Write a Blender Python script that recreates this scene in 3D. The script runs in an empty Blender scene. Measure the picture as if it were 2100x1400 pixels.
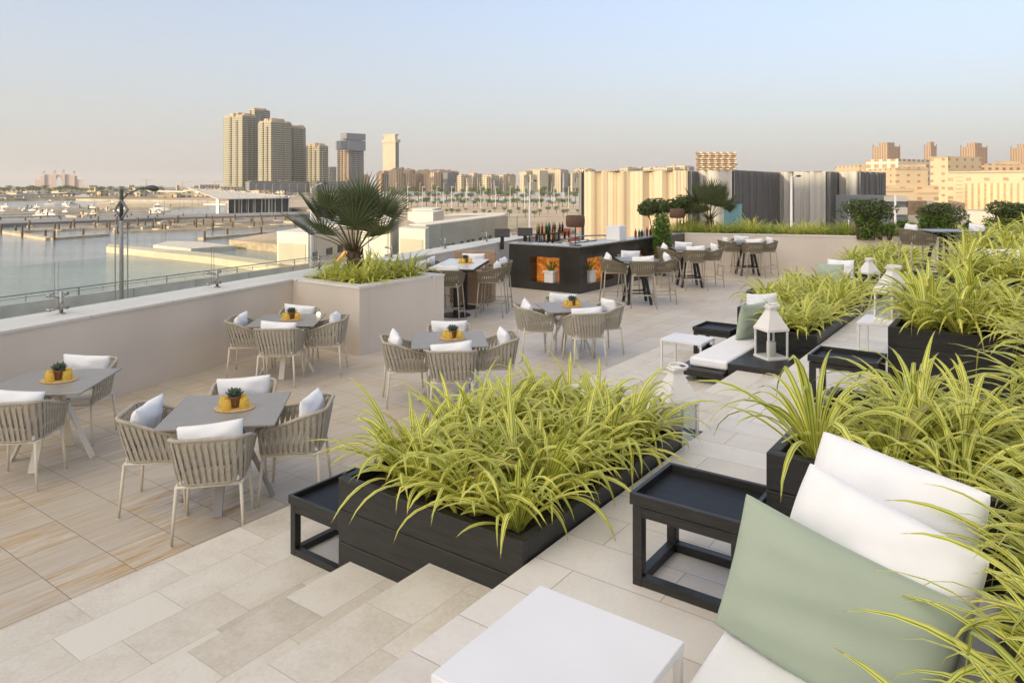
import bpy, bmesh, math, random
from mathutils import Vector, Matrix
R = math.radians
rnd = random.Random(7)
# ------------------------------------------------------------------ camera, sky, sun, exposure
F, HZ, CAMZ = 1475.0, 382.0, 2.6
TH = math.atan(1065 / 1475.0); SN, CS = math.sin(TH), math.cos(TH)
scn = bpy.context.scene
C = scn.collection
cam = bpy.data.cameras.new('camera'); co = bpy.data.objects.new('camera', cam); C.objects.link(co)
co.location = (0, 0, CAMZ); co.rotation_euler = (R(90), 0, TH)
cam.sensor_width = 36; cam.lens = F / 2100 * 36; cam.shift_y = -(700 - HZ) / 2100
cam.clip_start = .05; cam.clip_end = 30000
scn.camera = co
SUN_EL, SUN_DIR = 13.0, (-.25, -.968)                       # direction towards the sun on the ground
w = bpy.data.worlds.new('World'); scn.world = w; w.use_nodes = True
nt = w.node_tree; bg = nt.nodes['Background']
sky = nt.nodes.new('ShaderNodeTexSky'); sky.sky_type = 'NISHITA'; sky.sun_disc = False
sky.sun_elevation = R(SUN_EL); sky.sun_rotation = math.atan2(SUN_DIR[0], SUN_DIR[1])
sky.air_density = 1.0; sky.dust_density = 1.0; sky.ozone_density = 1.0; sky.altitude = 10
def wn(typ, **k):
    n = nt.nodes.new(typ)
    for a, b in k.items(): setattr(n, a, b)
    return n
wtc = wn('ShaderNodeTexCoord'); wsp = wn('ShaderNodeSeparateXYZ'); nt.links.new(wtc.outputs['Generated'], wsp.inputs[0])
hz = wn('ShaderNodeValToRGB'); nt.links.new(wsp.outputs[2], hz.inputs[0])       # desert haze thins with height
els = hz.color_ramp.elements
for p_, v_ in ((.0, 1.0), (.04, .82), (.11, .46), (.25, .10), (.6, .06)):
    e_ = els[0] if p_ == 0 else (els[1] if p_ == .6 else els.new(p_))
    e_.position = p_; e_.color = (v_, v_, v_, 1)
dt_ = wn('ShaderNodeVectorMath', operation='DOT_PRODUCT'); nt.links.new(wtc.outputs['Generated'], dt_.inputs[0]); dt_.inputs[1].default_value = (SUN_DIR[0], SUN_DIR[1], .1)
hc_ = wn('ShaderNodeValToRGB'); nt.links.new(dt_.outputs['Value'], hc_.inputs[0])
hc_.color_ramp.elements[0].position = .0; hc_.color_ramp.elements[0].color = (1.66, 1.57, 1.49, 1)
hc_.color_ramp.elements[1].position = 1.0; hc_.color_ramp.elements[1].color = (10.9, 9.0, 6.3, 1)
mxw = wn('ShaderNodeMix', data_type='RGBA'); nt.links.new(hz.outputs[0], mxw.inputs[0]); tn_ = wn('ShaderNodeMix', data_type='RGBA', blend_type='MULTIPLY'); tn_.inputs[0].default_value = 1; nt.links.new(sky.outputs[0], tn_.inputs[6]); tn_.inputs[7].default_value = (.75, .85, 1.06, 1); nt.links.new(tn_.outputs[2], mxw.inputs[6]); nt.links.new(hc_.outputs[0], mxw.inputs[7])
nt.links.new(mxw.outputs[2], bg.inputs[0]); bg.inputs[1].default_value = .15
sl = bpy.data.lights.new('sun', 'SUN'); so = bpy.data.objects.new('sun', sl); C.objects.link(so)
sl.energy = 2.0; sl.angle = R(.6); sl.color = (1, .80, .50)
sv = Vector((SUN_DIR[0] * math.cos(R(SUN_EL)), SUN_DIR[1] * math.cos(R(SUN_EL)), math.sin(R(SUN_EL))))
so.rotation_euler = sv.to_track_quat('Z', 'Y').to_euler()
scn.view_settings.view_transform = 'Standard'; scn.view_settings.look = 'None'
scn.view_settings.exposure = 1.36; scn.view_settings.gamma = 1.0
scn.cycles.max_bounces = 6; scn.cycles.transparent_max_bounces = 16
scn.cycles.use_denoising = True

HAZE = 1.0e-4
# ------------------------------------------------------------------ survey helpers (camera-frame distances to world)
def cw(xc, d): return (CS * xc - SN * d, SN * xc + CS * d)
def bg_xy(px, d): return cw((px - 1050) / F * d, d)
def zy(y, d): return CAMZ - (y - HZ) * d / F
def wpt(px, y, z):
    d = F * (CAMZ - z) / (y - HZ); return bg_xy(px, d)

# ------------------------------------------------------------------ materials
def newmat(name):
    m = bpy.data.materials.new(name); m.use_nodes = True
    return m, m.node_tree, m.node_tree.nodes['Principled BSDF']
def N(t, typ, **kw):
    n = t.nodes.new(typ)
    for k, v in kw.items(): setattr(n, k, v)
    return n
def mixc(t, fac, a, b, mode='MIX'):
    m = N(t, 'ShaderNodeMix', data_type='RGBA', blend_type=mode)
    for sock, v in ((m.inputs[0], fac), (m.inputs[6], a), (m.inputs[7], b)):
        if isinstance(v, (int, float)): sock.default_value = v
        elif isinstance(v, tuple): sock.default_value = v + (1,) if len(v) == 3 else v
        else: t.links.new(v, sock)
    return m.outputs[2]
def mth(t, op, a, b=None):
    m = N(t, 'ShaderNodeMath', operation=op)
    for i, v in enumerate((a, b)):
        if v is None: continue
        if isinstance(v, (int, float)): m.inputs[i].default_value = v
        else: t.links.new(v, m.inputs[i])
    return m.outputs[0]
def coords(t, scale=(1, 1, 1), rotz=0, kind='Object'):
    tc = N(t, 'ShaderNodeTexCoord'); mp = N(t, 'ShaderNodeMapping')
    mp.inputs['Scale'].default_value = scale; mp.inputs['Rotation'].default_value = (0, 0, rotz)
    t.links.new(tc.outputs[kind], mp.inputs[0]); return mp.outputs[0]
def noise(t, vec, scale, detail=3, rough=.5):
    n = N(t, 'ShaderNodeTexNoise'); n.inputs['Scale'].default_value = scale
    n.inputs['Detail'].default_value = detail; n.inputs['Roughness'].default_value = rough
    if vec is not None: t.links.new(vec, n.inputs['Vector'])
    return n.outputs[0]
def bump(t, b, h, strength=.2, dist=.01):
    n = N(t, 'ShaderNodeBump'); n.inputs['Strength'].default_value = strength; n.inputs['Distance'].default_value = dist
    t.links.new(h, n.inputs['Height']); t.links.new(n.outputs[0], b.inputs['Normal'])
def ramp(t, fac, stops):
    r = N(t, 'ShaderNodeValToRGB'); t.links.new(fac, r.inputs[0])
    e = r.color_ramp.elements
    while len(e) < len(stops): e.new(.5)
    for i, (p, c) in enumerate(stops): e[i].position = p; e[i].color = tuple(c) + (1,)
    return r.outputs[0]
def pm(name, col, rough=.6, var=.12, scale=6, metal=0, bmp=0, bscale=60, spec=None, coat=0, stretch=(1, 1, 1)):
    m, t, b = newmat(name)
    v = coords(t, stretch); n = noise(t, v, scale, 4)
    lo = tuple(max(0, c * (1 - var)) for c in col); hi = tuple(min(1, c * (1 + var)) for c in col)
    t.links.new(ramp(t, n, [(.3, lo), (.7, hi)]), b.inputs['Base Color'])
    b.inputs['Roughness'].default_value = rough; b.inputs['Metallic'].default_value = metal
    if spec is not None: b.inputs['Specular IOR Level'].default_value = spec
    if coat: b.inputs['Coat Weight'].default_value = coat
    if bmp: bump(t, b, noise(t, v, bscale, 4), bmp, .005)
    return m
def glassmat(name, col, rough=.02, ior=1.45, alpha=None):
    m, t, b = newmat(name)
    b.inputs['Base Color'].default_value = col + (1,); b.inputs['Roughness'].default_value = rough
    b.inputs['Transmission Weight'].default_value = 1; b.inputs['IOR'].default_value = ior
    return m
def clearglass(name, tint=(.93, .96, .94)):
    # thin sheet glass: straight-through transmission with a fresnel reflection
    m, t, b = newmat(name)
    tr = N(t, 'ShaderNodeBsdfTransparent'); tr.inputs[0].default_value = tint + (1,)
    gl = N(t, 'ShaderNodeBsdfGlossy'); gl.inputs['Roughness'].default_value = .02
    fr = N(t, 'ShaderNodeFresnel'); fr.inputs[0].default_value = 1.3
    mx = N(t, 'ShaderNodeMixShader'); ge = N(t, 'ShaderNodeNewGeometry'); t.links.new(mth(t, 'MULTIPLY', mth(t, 'MULTIPLY', fr.outputs[0], .8), mth(t, 'SUBTRACT', 1.0, ge.outputs['Backfacing'])), mx.inputs[0])
    t.links.new(tr.outputs[0], mx.inputs[1]); t.links.new(gl.outputs[0], mx.inputs[2])
    t.links.new(mx.outputs[0], t.nodes['Material Output'].inputs[0]); return m

def tile_mat(name, tw, th, cols, gcol, rough=.55, streak=False, offset=0.0, rotz=0, mortar=.006, rougharea=False, shift=0):
    m, t, b = newmat(name)
    v = coords(t, (1, 1, 1), rotz)
    sh = N(t, 'ShaderNodeVectorMath', operation='ADD'); t.links.new(v, sh.inputs[0]); sh.inputs[1].default_value = (0, shift, 0); v = sh.outputs[0]
    br = N(t, 'ShaderNodeTexBrick'); br.offset = offset; br.squash = 1
    t.links.new(v, br.inputs['Vector'])
    br.inputs['Color1'].default_value = (0, 0, 0, 1); br.inputs['Color2'].default_value = (1, 1, 1, 1); br.inputs['Mortar'].default_value = (.5, .5, .5, 1)
    br.inputs['Scale'].default_value = 1; br.inputs['Mortar Size'].default_value = mortar; br.inputs['Mortar Smooth'].default_value = .3
    br.inputs['Brick Width'].default_value = tw; br.inputs['Row Height'].default_value = th; br.inputs['Bias'].default_value = 0
    rv = N(t, 'ShaderNodeSeparateColor'); t.links.new(br.outputs['Color'], rv.inputs[0])
    rv = rv.outputs[0]
    # per-tile shifted stone pattern
    cmb = N(t, 'ShaderNodeCombineXYZ'); t.links.new(mth(t, 'MULTIPLY', rv, 37.0), cmb.inputs[2])
    va = N(t, 'ShaderNodeVectorMath', operation='ADD'); t.links.new(v, va.inputs[0]); t.links.new(cmb.outputs[0], va.inputs[1])
    if streak:
        mp = N(t, 'ShaderNodeMapping'); mp.inputs['Scale'].default_value = (.9, 9, 1); t.links.new(va.outputs[0], mp.inputs[0])
        wv = noise(t, mp.outputs[0], 1.9, 7, .66)
        mp2 = N(t, 'ShaderNodeMapping'); mp2.inputs['Scale'].default_value = (1.6, 26, 1); t.links.new(va.outputs[0], mp2.inputs[0])
        w2 = noise(t, mp2.outputs[0], 2.0, 5, .6)
        f = mth(t, 'ADD', mth(t, 'MULTIPLY', wv, .68), mth(t, 'MULTIPLY', w2, .32))
        big = noise(t, v, .35, 2)
        f = mth(t, 'ADD', f, mth(t, 'MULTIPLY', mth(t, 'SUBTRACT', big, .5), .12))
        col = ramp(t, f, cols)
        blot = noise(t, va.outputs[0], 1.7, 4, .6)
        lo = mixc(t, mth(t, 'MULTIPLY', mth(t, 'GREATER_THAN', rv, .5), mth(t, 'MULTIPLY', rv, .75)), col, mixc(t, blot, (.40, .33, .23), (.62, .58, .51)), 'MIX')
        sy = N(t, 'ShaderNodeSeparateXYZ'); tc2 = N(t, 'ShaderNodeTexCoord'); t.links.new(tc2.outputs['Object'], sy.inputs[0])   # tiles blend into a paler tone towards larger y
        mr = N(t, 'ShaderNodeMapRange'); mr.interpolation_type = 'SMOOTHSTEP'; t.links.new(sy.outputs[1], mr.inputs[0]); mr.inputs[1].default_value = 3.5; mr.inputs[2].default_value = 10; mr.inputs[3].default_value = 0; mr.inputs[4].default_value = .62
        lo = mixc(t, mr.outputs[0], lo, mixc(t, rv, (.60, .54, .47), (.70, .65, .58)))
    else:
        n1 = noise(t, va.outputs[0], 3.2, 5, .6); n2 = noise(t, va.outputs[0], 45, 3, .6)
        f = mth(t, 'ADD', mth(t, 'MULTIPLY', n1, .55), mth(t, 'MULTIPLY', n2, .34))
        f = mth(t, 'ADD', f, mth(t, 'MULTIPLY', rv, .32))
        lo = ramp(t, f, cols)
    fin = mixc(t, br.outputs['Fac'], lo, gcol)
    t.links.new(fin, b.inputs['Base Color']); b.inputs['Roughness'].default_value = rough
    n3 = noise(t, va.outputs[0], 70, 4, .7)
    h = mth(t, 'SUBTRACT', mth(t, 'MULTIPLY', n3, mth(t, 'MULTIPLY', mth(t, 'POWER', rv, 2.0), 1.1) if rougharea else .12), br.outputs['Fac'])
    bump(t, b, h, .45, .004)
    return m

M = {}
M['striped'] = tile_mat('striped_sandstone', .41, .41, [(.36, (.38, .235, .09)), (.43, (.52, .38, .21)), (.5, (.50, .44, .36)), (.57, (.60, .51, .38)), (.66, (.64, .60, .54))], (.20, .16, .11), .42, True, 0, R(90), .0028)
M['steps'] = tile_mat('light_limestone', .56, .317, [(.3, (.44, .385, .30)), (.5, (.57, .52, .435)), (.7, (.68, .64, .56))], (.42, .38, .32), .6, False, .37, R(90), .002, True, 2.022 + .317 * 20)
M['upper'] = tile_mat('upper_limestone', .9, .3, [(.25, (.56, .51, .45)), (.5, (.65, .61, .55)), (.75, (.74, .71, .66))], (.42, .37, .33), .55, False, .5, 0, .003, True)
M['render'] = pm('beige_render', (.65, .575, .49), .8, .09, .7, bmp=.12, bscale=120)
M['coping'] = tile_mat('coping_stone', 1.2, 6.0, [(.25, (.58, .55, .50)), (.5, (.66, .63, .58)), (.75, (.72, .69, .65))], (.30, .27, .23), .55, False, 0, R(-103.25), .004)
M['black'] = pm('black_stained_timber', (.020, .019, .017), .42, .35, 7, bmp=.2, bscale=30, stretch=(1, 1, 8))
M['blackin'] = pm('black_tray_surface', (.012, .012, .012), .5, .3, 5, bmp=.25, bscale=25, spec=.3, stretch=(1, 10, 1))
M['white'] = pm('white_powder_coat', (.78, .78, .79), .42, .035, 2.5, bmp=.05, bscale=200)
M['whitewarm'] = pm('white_painted_metal', (.78, .75, .71), .45, .03, 3)
M['fabric'] = pm('white_canvas', (.82, .82, .83), .9, .03, 8, bmp=.5, bscale=9)
M['seat'] = pm('ivory_seat_fabric', (.74, .72, .69), .9, .03, 10, bmp=.2, bscale=200)
M['strapdark'] = pm('olive_brown_rope', (.21, .175, .115), .8, .12, 40, bmp=.5, bscale=300)
M['framedark'] = pm('dull_sand_metal', (.42, .37, .28), .45, .05, 4)
M['strap'] = pm('taupe_rope', (.43, .385, .305), .8, .12, 40, bmp=.5, bscale=300)
M['frame'] = pm('sand_powder_coat', (.68, .62, .50), .45, .05, 4)
M['taupetop'] = pm('taupe_laminate', (.29, .27, .24), .42, .05, 9, bmp=.04, bscale=300)
M['slatetop'] = pm('slate_blue_top', (.13, .14, .16), .28, .08, 9)
M['marbletop'] = pm('pale_marble_top', (.72, .72, .73), .2, .05, 3)
M['blackmetal'] = pm('black_metal', (.018, .018, .02), .35, .2, 6)
M['barblack'] = pm('polished_black_stone', (.035, .032, .028), .12, .2, 2)
M['bartop'] = pm('brushed_steel_top', (.46, .45, .43), .22, .05, 12, metal=.6)
M['wood'] = pm('tan_oak', (.36, .24, .15), .55, .2, 5, bmp=.15, bscale=30, stretch=(1, 1, 6))
M['soil'] = pm('dark_soil', (.035, .022, .015), .95, .5, 40, bmp=.9, bscale=60)
M['terracotta'] = pm('brown_clay', (.23, .12, .07), .8, .12, 12)
M['cork'] = pm('woven_seagrass', (.56, .40, .20), .85, .25, 60, bmp=.6, bscale=150)
M['succ'] = pm('dusty_green_succulent', (.07, .12, .075), .55, .3, 20)
M['lampshade'] = pm('brown_woven_shade', (.12, .07, .045), .85, .25, 60, bmp=.6, bscale=140)
M['steel'] = pm('stainless_steel', (.38, .36, .33), .25, .05, 6, metal=.9)
M['galv'] = pm('galvanised_steel', (.27, .27, .25), .5, .1, 6, metal=.1)
M['darkpole'] = pm('dark_painted_pole', (.05, .05, .05), .5, .1, 6)
M['candle'] = pm('ivory_wax', (.78, .72, .62), .6, .03, 6)
def ambermat():
    m, t, b = newmat('amber_glass')
    b.inputs['Base Color'].default_value = (.95, .80, .26, 1); b.inputs['Roughness'].default_value = .06
    tr = N(t, 'ShaderNodeBsdfTransparent'); tr.inputs[0].default_value = (1.0, .91, .55, 1)
    mx = N(t, 'ShaderNodeMixShader'); mx.inputs[0].default_value = .76
    t.links.new(b.outputs[0], mx.inputs[1]); t.links.new(tr.outputs[0], mx.inputs[2]); t.links.new(mx.outputs[0], t.nodes['Material Output'].inputs[0]); return m
M['amber'] = ambermat()
M['clear'] = clearglass('clear_sheet_glass')
M['glassedge'] = pm('dark_green_glass_edge', (.16, .19, .17), .2, .1, 3)
M['lanternglass'] = clearglass('lantern_glass', (.88, .90, .90))
def cushion_mat():
    m, t, b = newmat('sage_basket_weave')
    v = coords(t, (1, 1, 1), 0, 'UV')
    ck = N(t, 'ShaderNodeTexChecker'); ck.inputs['Scale'].default_value = 150; t.links.new(v, ck.inputs['Vector'])
    ck.inputs['Color1'].default_value = (.36, .42, .325, 1); ck.inputs['Color2'].default_value = (.395, .455, .36, 1)
    nz = noise(t, coords(t), 5, 4); t.links.new(mixc(t, mth(t, 'MULTIPLY', nz, .35), ck.outputs[0], (.30, .37, .28)), b.inputs['Base Color']); b.inputs['Roughness'].default_value = .95
    bump(t, b, noise(t, coords(t), 260, 3, .6), .5, .002)
    return m
M['sage'] = cushion_mat()
def leaf_mat(name, edge, mid, trans=.35, dark=1.0):
    m, t, b = newmat(name)
    tc = N(t, 'ShaderNodeTexCoord'); sp = N(t, 'ShaderNodeSeparateXYZ'); t.links.new(tc.outputs['UV'], sp.inputs[0])
    a = mth(t, 'ABSOLUTE', mth(t, 'SUBTRACT', sp.outputs[0], .5))
    oi = N(t, 'ShaderNodeObjectInfo')
    n = noise(t, coords(t), 9, 2)
    base = ramp(t, a, [(.0, edge), (.18, edge), (.25, mid), (.33, mid), (.40, edge)])
    geo = N(t, 'ShaderNodeNewGeometry')
    var = mixc(t, mth(t, 'MULTIPLY', mth(t, 'POWER', geo.outputs['Random Per Island'], 1.8), .5), base, mid)
    var = mixc(t, mth(t, 'MULTIPLY', mth(t, 'GREATER_THAN', geo.outputs['Random Per Island'], .985), .6), var, (.42, .30, .12))
    var = mixc(t, mth(t, 'MULTIPLY', mth(t, 'ADD', n, mth(t, 'MULTIPLY', oi.outputs['Random'], .3)), .14), var, tuple(c * .8 for c in mid))
    tip = mixc(t, mth(t, 'MULTIPLY', mth(t, 'GREATER_THAN', sp.outputs[1], .965), .8), var, (.35, .20, .07))
    t.links.new(tip, b.inputs['Base Color']); b.inputs['Roughness'].default_value = .42
    tl = N(t, 'ShaderNodeBsdfTranslucent'); t.links.new(tip, tl.inputs[0])
    mx = N(t, 'ShaderNodeMixShader'); mx.inputs[0].default_value = trans
    t.links.new(b.outputs[0], mx.inputs[1]); t.links.new(tl.outputs[0], mx.inputs[2])
    t.links.new(mx.outputs[0], t.nodes['Material Output'].inputs[0])
    return m
M['leaf'] = leaf_mat('variegated_leaf', (.97, .90, .20), (.17, .27, .03), .26)
M['grass'] = leaf_mat('green_grass_leaf', (.48, .52, .08), (.22, .32, .04))
M['shrubleaf'] = leaf_mat('shrub_leaf', (.16, .26, .04), (.08, .15, .02))
M['palmleaf'] = leaf_mat('palm_leaf', (.15, .17, .07), (.07, .09, .035), .2)
M['treeleaf'] = leaf_mat('dark_tree_leaf', (.11, .15, .04), (.05, .08, .02), .25)
M['bark'] = pm('fibrous_bark', (.09, .06, .04), .95, .4, 25, bmp=.9, bscale=50)
M['stem'] = pm('green_brown_petiole', (.16, .12, .05), .7, .2, 12)
def orange_mat():
    m, t, b = newmat('glowing_orange_onyx')
    n = noise(t, coords(t, (1, 1, 1.6)), 6, 6, .65)
    c = ramp(t, n, [(.3, (.14, .03, .006)), (.5, (.50, .15, .02)), (.68, (.85, .36, .06))])
    t.links.new(c, b.inputs['Base Color']); b.inputs['Roughness'].default_value = .3
    t.links.new(c, b.inputs['Emission Color']); b.inputs['Emission Strength'].default_value = .25
    return m
M['onyx'] = orange_mat()
def emis(name, col, s):
    m, t, b = newmat(name); b.inputs['Base Color'].default_value = col + (1,)
    b.inputs['Emission Color'].default_value = col + (1,); b.inputs['Emission Strength'].default_value = s; return m
M['bulb'] = emis('warm_bulb', (1, .75, .4), 3.0)
def water_mat():
    m, t, b = newmat('harbour_water')
    v = coords(t, (1, 1, 1), -TH)
    mp = N(t, 'ShaderNodeMapping'); mp.inputs['Scale'].default_value = (.35, 1.1, 1); t.links.new(v, mp.inputs[0])
    n1 = noise(t, mp.outputs[0], .9, 4, .6); n2 = noise(t, mp.outputs[0], .08, 3, .5)
    t.links.new(ramp(t, n2, [(.35, (.17, .20, .20)), (.65, (.25, .28, .27))]), b.inputs['Base Color'])
    b.inputs['Roughness'].default_value = .12; b.inputs['IOR'].default_value = 1.33
    bump(t, b, mth(t, 'ADD', n1, n2), .6, .35)
    return m
M['water'] = water_mat()
def sand_mat(name, a, c, s=.05):
    m, t, b = newmat(name); v = coords(t)
    n = noise(t, v, s, 8, .65); n2 = noise(t, v, s * 22, 4, .6)
    f = mth(t, 'ADD', mth(t, 'MULTIPLY', n, .6), mth(t, 'MULTIPLY', n2, .4))
    t.links.new(ramp(t, f, [(.38, a), (.62, c)]), b.inputs['Base Color']); b.inputs['Roughness'].default_value = .9
    return m
M['sand'] = sand_mat('sandy_ground', (.28, .21, .14), (.55, .45, .33))
M['farland'] = sand_mat('far_scrub_land', (.07, .08, .045), (.30, .24, .17), .02)
M['asphalt'] = sand_mat('promenade_paving', (.30, .29, .27), (.40, .38, .35), .4)
M['concrete'] = pm('pale_concrete', (.50, .47, .42), .8, .12, .8)
M['greyband'] = pm('grey_quay', (.22, .21, .20), .8, .2, .1)
M['quay'] = pm('golden_quay_stone', (.52, .45, .34), .8, .1, .3)
M['pontoon'] = pm('timber_pontoon', (.46, .37, .26), .8, .2, .5)
M['pile'] = pm('weathered_pile', (.12, .09, .06), .8, .2, 1)
M['boat'] = pm('white_gelcoat', (.75, .72, .68), .3, .04, .5)
M['boatwin'] = pm('dark_boat_window', (.03, .035, .04), .15, .1, 1)
def facade(name, wall, glass, wx, wz, fx, fz, rough=.6, ox=0, oz=0):
    m, t, b = newmat(name)
    tc = N(t, 'ShaderNodeTexCoord'); sp = N(t, 'ShaderNodeSeparateXYZ'); t.links.new(tc.outputs['UV'], sp.inputs[0])
    u = mth(t, 'FRACT', mth(t, 'DIVIDE', sp.outputs[0], wx)); v = mth(t, 'FRACT', mth(t, 'DIVIDE', sp.outputs[1], wz))
    g = mth(t, 'MULTIPLY', mth(t, 'LESS_THAN', u, fx), mth(t, 'LESS_THAN', v, fz))
    n = noise(t, tc.outputs['Object'], .06, 3); n2 = noise(t, tc.outputs['Object'], .9, 2)
    wc = mixc(t, n, tuple(c * .82 for c in wall), tuple(min(1, c * 1.12) for c in wall))
    gc = mixc(t, n2, tuple(c * .5 for c in glass), tuple(min(1, c * 1.5) for c in glass))
    t.links.new(mixc(t, g, wc, gc), b.inputs['Base Color'])
    t.links.new(mth(t, 'SUBTRACT', rough, mth(t, 'MULTIPLY', g, rough * .7)), b.inputs['Roughness'])
    return m
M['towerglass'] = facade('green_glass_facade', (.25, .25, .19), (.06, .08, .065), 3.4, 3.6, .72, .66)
M['towerwarm'] = facade('sunside_balcony_facade', (.31, .29, .22), (.11, .11, .085), 4.2, 3.6, .5, .55)  # warm tone for the sunward tower faces, sunlight put into the colour
M['balc'] = facade('balcony_stack_facade', (.42, .37, .26), (.04, .04, .035), 50, 3.6, 1, .6)
M['towergrey'] = facade('grey_glass_facade', (.20, .20, .21), (.09, .10, .12), 3.0, 3.8, .6, .7)
M['towerbrick'] = facade('ochre_frame_facade', (.42, .27, .17), (.07, .05, .04), 4.0, 3.6, .5, .6)
M['beigetower'] = facade('plain_beige_facade', (.46, .36, .27), (.36, .28, .21), 9.0, 40, .1, .1)
M['hotelrow'] = facade('sand_hotel_facade', (.44, .32, .21), (.16, .11, .08), 5.5, 3.8, .45, .5)
M['hotelrow2'] = facade('pale_hotel_facade', (.48, .41, .29), (.12, .11, .09), 5.0, 3.8, .5, .55)
M['slab'] = pm('concrete_floor_slab', (.28, .255, .20), .8, .1, .05)
M['crownc'] = pm('tower_crown_concrete', (.42, .32, .22), .8, .15, .1)
M['greyclad'] = pm('grey_cladding', (.17, .18, .20), .6, .1, .1)
M['browntower'] = facade('brown_ribbed_facade', (.34, .235, .155), (.20, .13, .08), 5.0, 200, .5, .98)
M['creamclad'] = pm('cream_ribbed_cladding', (.46, .38, .27), .55, .04, .25)  # copy toned golden for the sunlit left section
M['paleclad'] = pm('pale_grey_cladding', (.40, .39, .37), .55, .04, .25)  # greyer copy of the cream cladding, toned for the shaded right-hand sections
M['darkclad'] = pm('shade_dark_louvre_cladding', (.15, .15, .15), .5, .05, .3)  # dark copy for folds turned from the sun, shade put into the colour
M['glassclad'] = pm('blue_green_glazing', (.10, .22, .25), .15, .1, .3)
M['indwhite'] = pm('white_shed_cladding', (.62, .57, .49), .7, .06, .3)
M['indgrey'] = pm('beige_shed_cladding', (.44, .40, .33), .75, .06, .3)
M['darkwin'] = pm('dark_window_glass', (.06, .07, .08), .15, .2, 1)
M['tanb'] = facade('tan_block_facade', (.46, .37, .25), (.30, .19, .10), 7, 4.2, .3, .35)
M['slatb'] = facade('slatted_tan_facade', (.48, .38, .24), (.32, .24, .14), 2.4, 400, .4, .99)
M['framew'] = facade('white_frame_facade', (.56, .50, .40), (.30, .20, .12), 6.0, 4.6, .62, .62)
M['haze_hotel'] = facade('hazy_pink_stone', (.36, .26, .22), (.22, .17, .16), 8, 7, .4, .5)

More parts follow.
